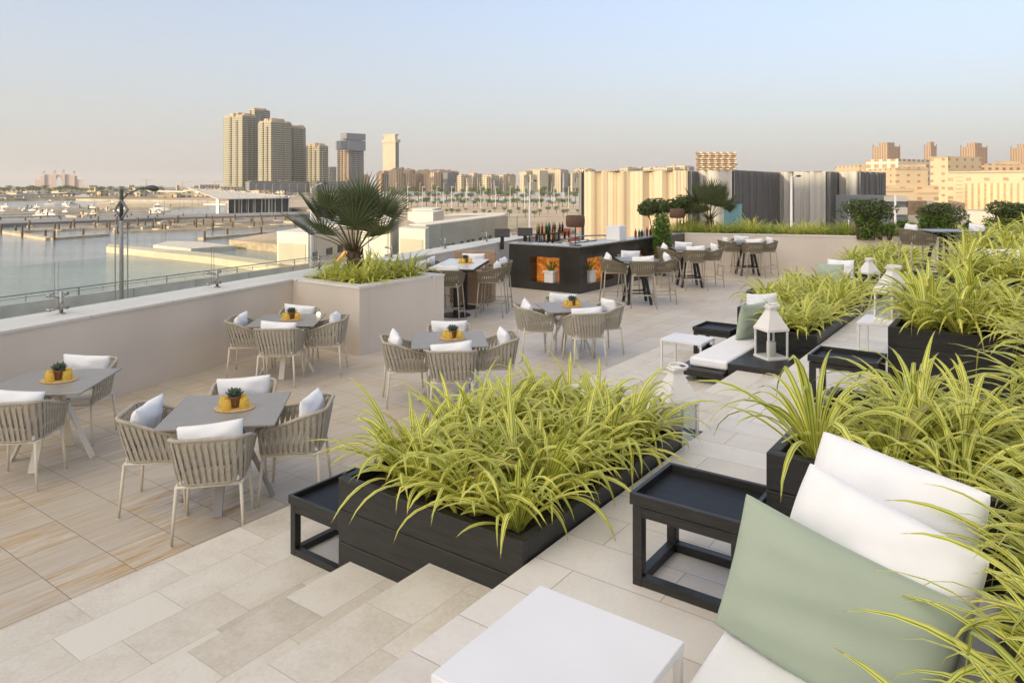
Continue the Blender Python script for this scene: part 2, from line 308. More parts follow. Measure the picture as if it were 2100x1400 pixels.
# ------------------------------------------------------------------ mesh helpers
class MB:
    def __init__(s): s.v = []; s.f = []; s.uv = {}; s.mi = []
    def add(s, vs, fs, mi=0, uvs=None):
        o = len(s.v); s.v += [tuple(p) for p in vs]
        for k, f in enumerate(fs):
            if uvs: s.uv[len(s.f)] = uvs[k]
            s.f.append(tuple(i + o for i in f)); s.mi.append(mi)
    def box(s, c, d, rz=0, mi=0, rot=None):
        hx, hy, hz = d[0] / 2, d[1] / 2, d[2] / 2
        vs = [Vector((x, y, z)) for z in (-hz, hz) for y in (-hy, hy) for x in (-hx, hx)]
        m = rot if rot is not None else Matrix.Rotation(rz, 3, 'Z')
        vs = [m @ p + Vector(c) for p in vs]
        s.add(vs, [(0, 2, 3, 1), (4, 5, 7, 6), (0, 1, 5, 4), (2, 6, 7, 3), (0, 4, 6, 2), (1, 3, 7, 5)], mi)
        return s
    def bb(s, x0, x1, y0, y1, z0, z1, mi=0):
        return s.box(((x0 + x1) / 2, (y0 + y1) / 2, (z0 + z1) / 2), (x1 - x0, y1 - y0, z1 - z0), mi=mi)
    def tube(s, pts, r, n=8, mi=0, cap=True):
        pts = [Vector(p) for p in pts]; rs = r if isinstance(r, (list, tuple)) else [r] * len(pts)
        vs, fs = [], []; prev = None
        for i, p in enumerate(pts):
            d = (pts[min(i + 1, len(pts) - 1)] - pts[max(i - 1, 0)]).normalized()
            ref = Vector((0, 0, 1)) if abs(d.z) < .95 else Vector((1, 0, 0))
            a = d.cross(ref).normalized() if prev is None else (prev - d * prev.dot(d)).normalized()
            prev = a; b = d.cross(a)
            for k in range(n):
                t = 2 * math.pi * k / n; vs.append(p + (a * math.cos(t) + b * math.sin(t)) * rs[i])
        for i in range(len(pts) - 1):
            for k in range(n):
                fs.append((i * n + k, i * n + (k + 1) % n, (i + 1) * n + (k + 1) % n, (i + 1) * n + k))
        if cap: fs.append(tuple(range(n))[::-1]); fs.append(tuple((len(pts) - 1) * n + k for k in range(n)))
        s.add(vs, fs, mi); return s
    def lathe(s, prof, n=20, c=(0, 0, 0), mi=0, sq=False):
        vs, fs = [], []
        for r, z in prof:
            for k in range(n):
                t = 2 * math.pi * (k + (.5 if sq else 0)) / n; vs.append((c[0] + r * math.cos(t), c[1] + r * math.sin(t), c[2] + z))
        for i in range(len(prof) - 1):
            for k in range(n): fs.append((i * n + k, i * n + (k + 1) % n, (i + 1) * n + (k + 1) % n, (i + 1) * n + k))
        s.add(vs, fs, mi); return s
    def prism(s, poly, z0, z1, mi=0, top=True, mt=None):
        n = len(poly); area = sum(poly[i][0] * poly[(i + 1) % n][1] - poly[(i + 1) % n][0] * poly[i][1] for i in range(n))
        if area < 0: poly = poly[::-1]
        vs = [(x, y, z0) for x, y in poly] + [(x, y, z1) for x, y in poly]; fs, uvs = [], []; u = 0
        for i in range(n):
            j = (i + 1) % n; L = math.dist(poly[i], poly[j])
            fs.append((i, j, n + j, n + i)); uvs.append([(0, 0), (L, 0), (L, z1 - z0), (0, z1 - z0)]); u += L
        s.add(vs, fs, mi, uvs)
        if top: s.add(vs, [tuple(range(n, 2 * n)), tuple(range(n))[::-1]], mi if mt is None else mt, [[(.01, -.02)] * n] * 2)
        return s
    def build(s, name, mat, parent=None, smooth=False, bevel=0, loc=None, sub=0, seg=2):
        me = bpy.data.meshes.new(name); me.from_pydata(s.v, [], s.f)
        for m in (mat if isinstance(mat, (list, tuple)) else [mat]): me.materials.append(m)
        for p, mi in zip(me.polygons, s.mi): p.material_index = mi; p.use_smooth = smooth
        if s.uv:
            ul = me.uv_layers.new(name='UVMap')
            for p in me.polygons:
                uv = s.uv.get(p.index)
                if uv:
                    for li, q in zip(p.loop_indices, uv): ul.data[li].uv = q
        me.update()
        o = bpy.data.objects.new(name, me); C.objects.link(o)
        if parent: o.parent = parent
        if loc: o.location = loc
        if bevel:
            b = o.modifiers.new('bevel', 'BEVEL'); b.width = bevel; b.segments = seg; b.limit_method = 'ANGLE'
        if sub:
            b = o.modifiers.new('sub', 'SUBSURF'); b.levels = sub; b.render_levels = sub
        return o
def tag(o, label=None, cat=None, group=None, kind=None):
    for k, v in (('label', label), ('category', cat), ('group', group), ('kind', kind)):
        if v: o[k] = v
    return o
def thing(name, label, cat, loc=(0, 0, 0), rz=0, group=None):
    o = bpy.data.objects.new(name, None); C.objects.link(o); o.location = loc; o.rotation_euler = (0, 0, rz)
    o.empty_display_size = .1
    return tag(o, label, cat, group)
def struct(name, mb, m, **k): return tag(mb.build(name, m, **k), kind='structure')
KIDS = {}
def dup(root, loc, rz, label=None, group=None, scale=None):
    def cp(o, par):
        c = o.copy(); C.objects.link(c)
        if par: c.parent = par
        for ch in o.children: cp(ch, c)
        return c
    r = cp(root, None); r.location = loc; r.rotation_euler = (0, 0, rz)
    if scale: r.scale = scale
    if label: r['label'] = label
    if group: r['group'] = group
    return r
class Kind:
    """first placement moves the prototype itself, later ones copy it"""
    def __init__(s, proto): s.p = proto; s.used = False
    def put(s, loc, rz, label, group=None, scale=None, rot=None):
        if not s.used:
            s.used = True; o = s.p; s._late = o
            o.location = loc; o.rotation_euler = (0, 0, rz); o['label'] = label
            if group: o['group'] = group
            if scale: o.scale = scale
        else: o = dup(s.p, loc, rz, label, group, scale or (1, 1, 1))
        if rot is not None: o.rotation_euler = rot
        return o
# ------------------------------------------------------------------ terrace structure
RIS, TRD = .185, .634
ZC = 4 * RIS
def parx(y): return -8.86 - .2355 * (y - 3.0)                # inner face of the parapet
Y0, Y1 = -3.0, 27.0
XN = [-4.558, -3.29, -2.656, -2.022]
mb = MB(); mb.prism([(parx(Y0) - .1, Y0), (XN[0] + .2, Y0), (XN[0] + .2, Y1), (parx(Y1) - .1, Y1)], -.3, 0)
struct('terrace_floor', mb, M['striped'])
zs = [RIS, 2 * RIS, 3 * RIS]
for i in range(3):
    mb = MB(); mb.bb(XN[i], XN[i + 1] + .3, Y0, 21.0, -.3, zs[i]); struct('stone_step', mb, M['steps'], bevel=.006)
mb = MB(); mb.bb(XN[3], 9, Y0, Y1, -.3, ZC); struct('upper_terrace_floor', mb, M['upper'], bevel=.006)
mb = MB(); mb.bb(-40, 40, -30, 27.2, -8.95, -.31)
mb = MB(); mb.prism([(parx(Y0) - .75, Y0), (9, Y0), (9, Y1), (parx(Y1) - .75, Y1)], -8.9, -.31); struct('building_base', mb, M['render'])
# parapet with its coping and glass balustrade
PT = 1.06
pyaw = math.atan2(-.2355, 1)                                  # parapet direction vector (dx, dy)
pd = Vector((-.2355, 1)).normalized(); pn = Vector((-pd.y, pd.x))   # outward (towards the water)
def pp(y, off, z): return (parx(y) + pn.x * off, y + pn.y * off, z)
par = thing('parapet_wall', 'long beige rendered parapet wall with pale coping along the water side', 'wall', pp(8, .3, 0))
def pspan(ya, yb, o0, o1): return [pp(ya, o0, 0)[:2], pp(yb, o0, 0)[:2], pp(yb, o1, 0)[:2], pp(ya, o1, 0)[:2]]
def rel(o, par):
    o.parent = par; o.matrix_parent_inverse = Matrix.Translation(par.location).inverted() if par.rotation_euler.z == 0 else (Matrix.Translation(par.location) @ Matrix.Rotation(par.rotation_euler.z, 4, 'Z')).inverted()
    return o
PY1 = 19.3
mb = MB(); mb.prism(pspan(Y0, PY1, .02, .7), -.3, PT - .03); rel(mb.build('wall', M['render']), par)
mb = MB(); mb.prism(pspan(Y0, PY1, 0, .74), PT - .03, PT); rel(mb.build('coping', M['coping'], bevel=.005), par)
gb = thing('glass_balustrade', 'frameless glass balustrade on steel spider clamps along the parapet', 'balustrade', pp(8, .5, PT))
ys = [-1.1, 1.6, 3.95, 6.35, 8.75, 11.15, 13.55, 15.95, 18.35]
for i, y in enumerate(ys):
    yb = ys[i + 1] if i + 1 < len(ys) else 19.2
    mb = MB(); mb.prism(pspan(y + .02, yb - .02, .50, .512), PT + .03, PT + .62); go_ = rel(mb.build('glass_panel', [M['clear'], M['glassedge']]), gb)
    for p_ in go_.data.polygons:
        if abs(p_.normal.x * pd.x + p_.normal.y * pd.y) > .9 or p_.normal.z > .9: p_.material_index = 1
    p = Vector(pp(y, .42, PT)); d3 = Vector((pd.x, pd.y, 0))
    mb = MB(); mb.tube([p, p + Vector((0, 0, .27))], .022, 10); mb.lathe([(.05, 0), (.05, .012), (0, .012)], 14, p)
    for sg in (-1, 1):
        for z0, z1 in ((.19, .23), (.09, .06)):
            a = p + Vector((0, 0, z0)); e = p + d3 * (sg * .11) + Vector((0, 0, z1)) + Vector((pn.x, pn.y, 0)) * .05
            mb.tube([a, e, e + Vector((pn.x, pn.y, 0)) * .05], .011, 8)
            mb.tube([e - Vector((pn.x, pn.y, 0)) * .01, e + Vector((pn.x, pn.y, 0)) * .04], .022, 10)
    rel(mb.build('spider_clamp', M['steel'], smooth=True), gb)

# palm planter built against the parapet
PX1, PYa, PYb = -8.34, 7.56, 9.52
pl = thing('raised_planter', 'big square beige masonry planter holding the fan palm', 'planter', (-9.2, 8.5, 0))
xa, xb = parx(PYa) - .3, parx(PYb) - .3
mb = MB(); ox = [(xa, PYa), (PX1, PYa), (PX1, PYb), (xb, PYb)]
mb.prism([(xa, PYa), (PX1, PYa), (PX1, PYa + .2), (xa, PYa + .2)], 0, PT - .03)
mb.prism([(PX1 - .2, PYa + .2), (PX1, PYa + .2), (PX1, PYb - .2), (PX1 - .2, PYb - .2)], 0, PT - .03)
mb.prism([(xb, PYb - .2), (PX1, PYb - .2), (PX1, PYb), (xb, PYb)], 0, PT - .03)
rel(mb.build('wall', M['render'], bevel=.008), pl)
mb = MB()
mb.prism([(xa, PYa - .012), (PX1 + .012, PYa - .012), (PX1 - .22, PYa + .22), (xa, PYa + .22)], PT - .03, PT + .004)
mb.prism([(PX1 + .012, PYa - .012), (PX1 + .012, PYb + .012), (PX1 - .22, PYb - .22), (PX1 - .22, PYa + .22)], PT - .03, PT + .004)
mb.prism([(PX1 + .012, PYb + .012), (xb, PYb + .012), (xb, PYb - .22), (PX1 - .22, PYb - .22)], PT - .03, PT + .004)
rel(mb.build('coping', M['coping']), pl)
mb = MB(); mb.prism([(parx(PYa) + .06, PYa + .2), (PX1 - .2, PYa + .2), (PX1 - .2, PYb - .2), (parx(PYb) + .06, PYb - .2)], .1, .97)
rel(mb.build('soil', M['soil']), pl)

# back wall planter
bw = [cw(5.35, 22.4), cw(11.6, 20.9), cw(24, 17.5)]
bw = [cw(4.9, 22.75), cw(13.5, 20.3)]
bd = (Vector(bw[1]) - Vector(bw[0])).normalized(); bn = Vector((-bd.y, bd.x))
WT = 1.13
def bwp(s, o): q = Vector(bw[0]) + bd * s + bn * o; return (q.x, q.y)
wl = thing('planter_wall', 'long beige rendered planter wall closing the far end of the terrace', 'wall', (*bwp(4, .5), 0))
BL = 15.0
mb = MB(); mb.prism([bwp(-.2, .02), bwp(BL, .02), bwp(BL, .2), bwp(-.2, .2)], -.3, WT - .03); mb.prism([bwp(-.2, 1.9), bwp(BL, 1.9), bwp(BL, 2.1), bwp(-.2, 2.1)], -.3, WT)
rel(mb.build('wall', M['render']), wl)
mb = MB(); mb.prism([bwp(-.2, 0), bwp(BL, 0), bwp(BL, .22), bwp(-.2, .22)], WT - .03, WT + .004); rel(mb.build('coping', M['coping'], bevel=.004), wl)
mb = MB(); mb.prism([bwp(-.2, .2), bwp(BL, .2), bwp(BL, 1.9), bwp(-.2, 1.9)], .4, WT - .08); rel(mb.build('soil', M['soil']), wl)

# ------------------------------------------------------------------ chairs
def chair_parts(root, z0, za, zb, spl, hz):
    MS, MF = (M['strapdark'], M['framedark']) if hz else (M['strap'], M['frame'])
    """woven shell between z0 and the rail (za at the arm fronts, zb at the back); legs to the floor"""
    def U(s, t):
        a = .232 + .045 * t; yb = -.225 - .06 * t; yf = .23 + .01 * t; r = .11
        Ls = yf - (yb + r); La = math.pi / 2 * r; Lb = 2 * (a - r); T = 2 * Ls + 2 * La + Lb; q = s * T
        if q < Ls: return (a, yf - q), (1, 0)
        q -= Ls
        if q < La: th = q / r; return (a - r + r * math.cos(th), yb + r - r * math.sin(th)), (math.cos(th), -math.sin(th))
        q -= La
        if q < Lb: return (a - r - q, yb), (0, -1)
        q -= Lb
        if q < La: th = q / r; return (-a + r - r * math.sin(th), yb + r - r * math.cos(th)), (-math.sin(th), -math.cos(th))
        q -= La
        return (-a, yb + r + q), (-1, 0)
    def top(s):
        k = min(1, max(0, (min(s, 1 - s) - .02) / .33)); k = k * k * (3 - 2 * k); return za + (zb - za) * k
    def P(s, t, off=0):
        (x, y), (nx, ny) = U(min(1, max(0, s)), t); zt = top(s)
        return Vector((x + nx * off, y + ny * off, z0 + (zt - z0) * t))
    mb = MB(); n = 31
    for i in range(n):
        s = .015 + .97 * i / (n - 1)
        for off, sh in ((.007, .013), (-.006, -.013)):
            hw = .0098; vs = []
            for k in range(5):
                t = k / 4; sc = s + sh * (t - .5) * 2; bow = .006 * math.sin(math.pi * t) * (1 if off > 0 else -1)
                for dd, oo in ((-hw, 0), (hw, 0), (hw, .004), (-hw, .004)): vs.append(P(sc + dd, t, off * (1 - .3 * t) + oo - .002 + bow * .4))
            fs = []
            for k in range(4):
                for j in range(4): fs.append((k * 4 + j, k * 4 + (j + 1) % 4, (k + 1) * 4 + (j + 1) % 4, (k + 1) * 4 + j))
            mb.add(vs, fs)
    mb.build('woven_straps', MS, root)
    mb = MB(); mb.tube([P(k / 40, 1) for k in range(41)], .0155, 8); mb.tube([P(k / 40, 0) for k in range(41)], .012, 6)
    mb.tube([P(0, 0), P(0, .5), P(0, 1)], .011, 6); mb.tube([P(1, 0), P(1, .5), P(1, 1)], .011, 6)
    mb.build('wrapped_rail', MS, root, smooth=True)
    mb = MB(); zf = z0 - .018
    for a, b in (((-.225, -.215), (.225, -.215)), ((.225, -.215), (.225, .225)), ((.225, .225), (-.225, .225)), ((-.225, .225), (-.225, -.215))):
        mb.tube([(*a, zf), (*b, zf)], .0125, 8)
    mb.build('seat_frame', MF, root, smooth=True)
    for sx, sy in ((-1, -1), (1, -1), (-1, 1), (1, 1)):
        mb = MB(); a = Vector((sx * .222, sy * .218, zf)); b = Vector((sx * (.222 + spl), sy * (.222 + spl), 0))
        mb.tube([a, b], [.0135, .0115], 8); mb.tube([b + Vector((0, 0, .004)), b], .014, 8)
        mb.build('leg', MF, root, smooth=True)
    if hz:
        mb = MB(); k = 1 - hz / zf; r = .222 + spl * k
        mb.tube([(r, -r, hz), (r, r, hz)], .009, 6); mb.tube([(-r, -r, hz), (-r, r, hz)], .009, 6); mb.tube([(-r, r, hz), (r, r, hz)], .009, 6); mb.tube([(-r, -r, hz + .06), (r, -r, hz + .06)], .009, 6)
        mb.build('footrest', MF, root, smooth=True)
    mb = MB(); mb.box((0, 0, z0 + .02), (.42, .43, .05)); mb.build('seat_cushion', M['seat'], root, bevel=.018, seg=3)
def cushion(name, w_, h_, th_, mat, n=14, pinch=.07, seed=0, rc=.03, wk=1.0, pipe=False):
    """a soft square pillow in its own x (width), z (height) plane, thickness along y"""
    r = random.Random(seed); mb = MB(); vs = []; fs = []
    ph = [r.uniform(0, 6) for _ in range(4)]
    def pt(u, v, sd):
        e = (max(0, 1 - abs(u) ** 3.2) * max(0, 1 - abs(v) ** 3.2)) ** .55
        x = u * w_ / 2 * (1 - pinch * (1 - v * v) * abs(u)); z = v * h_ / 2 * (1 - pinch * 1.3 * (1 - u * u) * abs(v))
        cr = 1 - rc * (abs(u) * abs(v)) ** 3; x *= cr; z *= cr
        wr = wk * .008 * math.sin(2.5 * u * v + ph[2] + 5 * v) * math.sin(3.5 * u + ph[3]) * e + .006 * math.sin(7 * u + ph[0] + 3 * v) * e + .005 * math.sin(11 * v + ph[1] - 4 * u) * e
        return (x, sd * (th_ / 2 * e) + sd * wr * min(1, e * 2), z)
    for sd in (-1, 1):
        o = len(vs); uvs = []
        for j in range(n + 1):
            for i in range(n + 1):
                u = -math.cos(math.pi * i / n); v = -math.cos(math.pi * j / n)
                u = .6 * u + .4 * (2 * i / n - 1); v = .6 * v + .4 * (2 * j / n - 1); vs.append(pt(u, v, sd))
        for j in range(n):
            for i in range(n):
                a = o + j * (n + 1) + i; q = (a, a + 1, a + n + 2, a + n + 1)
                fs.append(q if sd < 0 else q[::-1])
                uv = [(i / n, j / n), ((i + 1) / n, j / n), ((i + 1) / n, (j + 1) / n), (i / n, (j + 1) / n)]
                uvs.append(uv if sd < 0 else uv[::-1])
        mb.uv.update({len(mb.f) + k: q for k, q in enumerate(uvs)})
        mb.f += fs[-n * n:]; mb.mi += [0] * (n * n)
    mb.v = vs
    o = mb.build(name, mat, smooth=True)
    bm = bmesh.new(); bm.from_mesh(o.data); bmesh.ops.remove_doubles(bm, verts=bm.verts, dist=.0008)
    bmesh.ops.recalc_face_normals(bm, faces=bm.faces); bm.to_mesh(o.data); bm.free()
    if pipe:
        ring = []
        for k in range(4 * n + 1):
            a, q = divmod(min(k, 4 * n), n); q = q / n * 2 - 1
            if k == 4 * n: a, q = 0, -1
            u, v = ((q, -1), (1, q), (-q, 1), (-1, -q))[a % 4]; p = pt(max(-.985, min(.985, u)), max(-.985, min(.985, v)), 0); ring.append(p)
        mp_ = MB(); mp_.tube(ring, .0045, 6); pi = mp_.build('piping', mat, o, smooth=True)
    return o
ch0 = thing('dining_chair', 'x', 'chair'); chair_parts(ch0, .425, .64, .765, .028, 0); CHAIR = Kind(ch0)
st0 = thing('bar_stool', 'x', 'bar stool'); chair_parts(st0, .715, .90, 1.0, .05, .22); STOOL = Kind(st0)
pw0 = cushion('pillow', .49, .34, .14, M['fabric'], seed=3); tag(pw0, 'x', 'pillow'); PILLOW = Kind(pw0)

# dining tables
dt = thing('dining_table', 'x', 'table')
mb = MB(); mb.box((0, 0, .731), (.9, .9, .018)); mb.build('tabletop', M['taupetop'], dt, bevel=.006)
mb = MB(); mb.box((0, 0, .70), (.34, .34, .035)); mb.box((0, 0, .66), (.13, .13, .06)); mb.build('bracket', M['taupetop'], dt, bevel=.004)
for k in range(4):
    a = R(90 * k + 90); mb = MB(); c0 = Vector((math.cos(a), math.sin(a), 0)); tdir = Vector((-c0.y, c0.x, 0))
    p0 = c0 * .05 + Vector((0, 0, .69)); p1 = c0 * .36; nrm = (p1 - p0).normalized().cross(tdir)
    vs = []
    for p, ww in ((p0, .032), (p1, .036)):
        for e, g in ((-1, -1), (1, -1), (1, 1), (-1, 1)): q = p + tdir * e * ww + nrm * g * .011; q.z = max(q.z, 0) if p is p1 else q.z; vs.append(q)
    mb.add(vs, [(0, 1, 5, 4), (1, 2, 6, 5), (2, 3, 7, 6), (3, 0, 4, 7), (0, 3, 2, 1), (4, 5, 6, 7)]); mb.build('leg', M['frame'] if k != 9 else M['frame'], dt)
TABLE = Kind(dt)
def facing(rz):  # direction a local +y object faces
    return Vector((-math.sin(rz), math.cos(rz)))
# centrepiece: round mat, pot with succulent, amber tumblers
mt = cushion('x', .1, .1, .1, M['cork']); bpy.data.objects.remove(mt)
mb = MB(); mb.lathe([(0, 0), (.142, 0), (.148, .004), (.142, .009), (0, .009)], 36)
pm0 = mb.build('placemat', M['cork'], smooth=False); tag(pm0, 'x', 'placemat'); MAT = Kind(pm0)
po = thing('potted_succulent', 'x', 'potted plant')
mb = MB(); mb.lathe([(0, 0), (.038, 0), (.052, .085), (.056, .088), (.054, .095), (.047, .09), (0, .08)], 24); mb.build('pot', M['terracotta'], po, smooth=True)
mb = MB()
for ring, (cnt, el, L, ww) in enumerate(((10, 22, .085, .021), (9, 42, .078, .02), (7, 62, .062, .017), (4, 80, .045, .012))):
    for k in range(cnt):
        a = 2 * math.pi * (k + .5 * (ring % 2)) / cnt + rnd.uniform(-.1, .1); e = R(el + rnd.uniform(-6, 6))
        d = Vector((math.cos(a) * math.cos(e), math.sin(a) * math.cos(e), math.sin(e))); sd = Vector((-math.sin(a), math.cos(a), 0)); up = d.cross(sd) * -1
        b = Vector((0, 0, .085)); vs = [b]; prof = ((.3, .8), (.65, 1), (.88, .6))
        for t, q in prof:
            c_ = b + d * L * t + Vector((0, 0, .012 * t * t)); vs += [c_ - sd * ww * q, c_ + up * ww * .28 * q, c_ + sd * ww * q, c_ - up * ww * .25 * q]
        vs.append(b + d * L + Vector((0, 0, .016))); fs = []
        for j in range(4): fs.append((0, 1 + j, 1 + (j + 1) % 4)); fs.append((9 + j, 13, 9 + (j + 1) % 4))
        for r_ in range(2):
            for j in range(4): a0 = 1 + r_ * 4; fs.append((a0 + j, a0 + 4 + j, a0 + 4 + (j + 1) % 4, a0 + (j + 1) % 4))
        mb.add(vs, fs)
mb.build('rosette', M['succ'], po, smooth=True)
SUCC = Kind(po)
mb = MB(); mb.lathe([(0, .085), (.030, .083), (.036, .07), (.041, .02), (.040, 0), (.036, 0), (.037, .02), (.033, .068), (.028, .078), (0, .080)], 20)
gl0 = mb.build('amber_tumbler', M['amber'], smooth=True); tag(gl0, 'x', 'glass'); GLASS = Kind(gl0)
def centre(x, y, z, where, rz=.6, n=4, sc=1.0):
    MAT.put((x, y, z + .001), rz, 'round woven seagrass mat on the ' + where, 'placemats', scale=(sc * 1.12, sc * .9, 1))
    SUCC.put((x, y, z + .0105), rz, 'small green succulent in a clay pot on the ' + where, 'potted succulents', scale=(sc, sc, sc))
    pos = [(-.095, .01, 'left of'), (-.035, -.085, 'in front of'), (.088, -.02, 'right of'), (.03, .085, 'behind')]
    for k in range(n):
        a, b, wd = pos[k]; c_, s_ = math.cos(TH), math.sin(TH)
        GLASS.put((x + (a * c_ - b * s_) * sc, y + (a * s_ + b * c_) * sc, z + .0105), rz, 'upturned amber glass %s the succulent on the %s' % (wd, where), 'amber tumblers', scale=(sc * 1.02, sc * 1.02, sc * 1.0))
SIDES = [('near', 0), ('right', 90), ('far', 180), ('left', 270)]     # seen from the camera, angle round the table from its near side
def seats(c, ang, dist, kind, zp, where, which, noun, jit, grp):
    for nm, a0 in SIDES:
        if nm not in which: continue
        dx = which[nm]; a = R(ang + a0 - 90)                         # direction from the table to the seat
        p = Vector(c) + Vector((math.cos(a), math.sin(a))) * (dist + dx[0]) + Vector((-math.sin(a), math.cos(a))) * dx[1]
        rz = a + math.pi / 2 + R(dx[2] + jit.uniform(-5, 5))                              # faces the table
        zz = dx[3] if len(dx) > 3 else 0
        kind.put((p.x, p.y, zz), rz, 'rope %s at the %s side of the %s' % (noun, nm, where), grp)
        f = facing(rz); tilt = R(-10 + jit.uniform(-4, 4)); q = p - f * .135
        roll = R(jit.uniform(-6, 6)) + R(dx[4] if len(dx) > 4 else 0)
        m = Matrix.Rotation(rz + R(jit.uniform(-7, 7)), 3, 'Z') @ Matrix.Rotation(-tilt * -1, 3, 'X') @ Matrix.Rotation(roll, 3, 'Y')
        PILLOW.put((q.x, q.y, zz + zp), 0, 'white pillow on the %s %s seat of the %s' % (nm, 'stool' if 'stool' in noun else 'chair', where) if 0 else 'white pillow on the %s %s of the %s' % (nm, noun, where), 'white seat pillows', rot=m.to_euler())
jit = random.Random(11)
TN = ['dining table at the left edge', 'dining table nearest the steps', 'dining table behind the long planter', 'dining table nearest the bar', 'dining table by the palm planter']
TB = [((-7.58, 3.0), 43, {'near': (0, 0, 0), 'far': (.03, 0, -4)}),
      ((-5.44, 3.48), 45, {'near': (0, .02, 2), 'right': (.02, 0, 0), 'far': (.02, 0, -3), 'left': (-.02, 0, 3)}),
      ((-5.76, 6.66), 43, {'near': (0, .02, 0), 'right': (.02, 0, 2), 'far': (.04, -.03, 0), 'left': (-.01, 0, 3)}),
      ((-5.80, 9.55), 48, {'near': (.03, .06, 5), 'right': (.0, 0, 5), 'far': (.06, -.1, 0), 'left': (.02, -.05, -3)}),
      ((-8.41, 6.3), 40, {'near': (0, .03, 3), 'right': (.0, 0, 3), 'far': (.06, 0, 0), 'left': (-.02, 0, 0)})]
for (c_, ang, wh), nm in zip(TB, TN):
    tb_ = TABLE.put((*c_, 0), R(ang), 'square taupe %s, on four splayed legs' % nm, 'square dining tables')
    if 'steps' in nm:
        for ch_ in tb_.children:
            if ch_.name.startswith('leg'): ch_.data = ch_.data.copy(); ch_.data.materials[0] = M['taupetop']
    seats(c_, ang, .53, CHAIR, .675, nm, wh, 'chair', jit, 'rope dining chairs')
    centre(c_[0] + .02, c_[1] + .05, .741, nm, TH)

# high tables with trestle bases
ht = thing('high_table', 'x', 'table')
mb = MB(); mb.box((0, 0, .972), (.84, .84, .022)); mb.build('tabletop', M['slatetop'], ht, bevel=.004)
for k in range(4):
    a = R(45 + 90 * k); mb = MB(); mb.tube([(math.cos(a) * .13, math.sin(a) * .13, .96), (math.cos(a) * .37, math.sin(a) * .37, 0)], [.04, .034], 4); mb.build('leg', M['blackmetal'], ht)
mb = MB()
for k in range(4):
    a, b = R(45 + 90 * k), R(135 + 90 * k); r = .31
    mb.tube([(math.cos(a) * r, math.sin(a) * r, .25), (math.cos(b) * r, math.sin(b) * r, .25)], .018, 6)
mb.build('stretcher', M['blackmetal'], ht)
HIGH = Kind(ht)
HN = ['high table in front of the bar', 'high table at the bar end', 'high table by the far wall', 'high table on the upper terrace']
HT = [((-7.12, 14.62), 38, 0, {'near': (0, .02, -6), 'right': (.02, 0, 4), 'far': (.05, 0, 0), 'left': (0, 0, 2)}),
      ((-7.2, 17.85), 36, 0, {'near': (0, .0, 0), 'right': (0, 0, 4), 'far': (.05, 0, 0), 'left': (0, 0, 2)}),
      ((-6.75, 21.15), 34, 0, {'near': (0, .0, 0), 'right': (0, 0, 0), 'far': (-.03, 0, 0), 'left': (0, 0, 0)}),
      ((-1.42, 16.7), 36, ZC, {'left': (0, 0, 0), 'right': (0, 0, 0)})]
for (c_, ang, z, wh), nm in zip(HT, HN):
    HIGH.put((*c_, z), R(ang), 'square slate topped %s, on a black trestle base' % nm, 'slate high tables')
    seats(c_, ang, .53, STOOL, .945, nm, {k: v[:3] + (z,) for k, v in wh.items()}, 'bar stool', jit, 'rope bar stools')
# long marble high table beside the palm planter
A1 = R(118 - 90)
hc = Vector((-9.62, 11.5)); ld = Vector((math.cos(R(118)), math.sin(R(118)))); sd_ = Vector((math.cos(R(28)), math.sin(R(28))))
lt = thing('long_high_table', 'long pale marble topped high table on two black pedestals by the palm planter', 'table', (hc.x, hc.y, 0), A1)
mb = MB(); mb.box((0, 0, .99), (.9, 1.87, .02)); mb.build('tabletop', M['marbletop'], lt, bevel=.003)
mb = MB(); mb.box((0, 0, .955), (.88, 1.85, .05)); mb.build('apron', M['blackmetal'], lt)
for s_ in (-1, 1):
    mb = MB(); mb.lathe([(.055, .02), (.055, .93)], 20, (0, s_ * .46, 0)); mb.build('pedestal', M['blackmetal'], lt, smooth=True)
    mb = MB(); mb.lathe([(0, 0), (.3, 0), (.3, .012), (.28, .02), (0, .02)], 32, (0, s_ * .46, 0)); mb.build('base_plate', M['blackmetal'], lt)
def stool_at(p, face, label, plabel):
    STOOL.put((p.x, p.y, 0), face, label, 'rope bar stools'); f = facing(face); q = p - f * .13
    m = Matrix.Rotation(face + R(jit.uniform(-8, 8)), 3, 'Z') @ Matrix.Rotation(R(-14) * -1 * -1, 3, 'X')
    PILLOW.put((q.x, q.y, .93), 0, plabel, 'white seat pillows', rot=m.to_euler())
q = hc - ld * 1.12; stool_at(q, R(28), 'taupe rope bar stool at the near end of the long marble table', 'white pillow on the stool at the near end of the long marble table')
for k, off in (('nearer', -.42), ('farther', .42)):
    q = hc + ld * off + sd_ * .72; stool_at(q, R(28 + 90), '%s bar stool on the right side of the long marble table' % k, 'white pillow on the %s stool right of the long marble table' % k)
    q = hc + ld * off - sd_ * .62; stool_at(q, R(28 - 90), '%s bar stool between the long marble table and the parapet' % k, 'white pillow on the %s stool by the parapet' % k)
centre(hc.x + .05, hc.y + .1, 1.0, 'long marble table', TH, sc=1.05)
q = hc + ld * 1.32
bn_ = thing('wooden_bench', 'tall tan wooden bench seat at the far end of the long marble table', 'bench', (q.x, q.y, 0), A1)
mb = MB(); mb.box((0, 0, .36), (.95, .5, .72)); mb.build('seat_box', M['wood'], bn_, bevel=.006)
mb = MB(); mb.box((0, .28, .56), (.95, .06, 1.12)); mb.build('backrest', M['wood'], bn_, bevel=.006)
PILLOW.put((q.x + ld.x * .12, q.y + ld.y * .12, .9), 0, 'white pillow on the tall wooden bench', 'white seat pillows', rot=(R(-12), 0, A1 + math.pi), scale=(1.1, 1.1, 1.1))

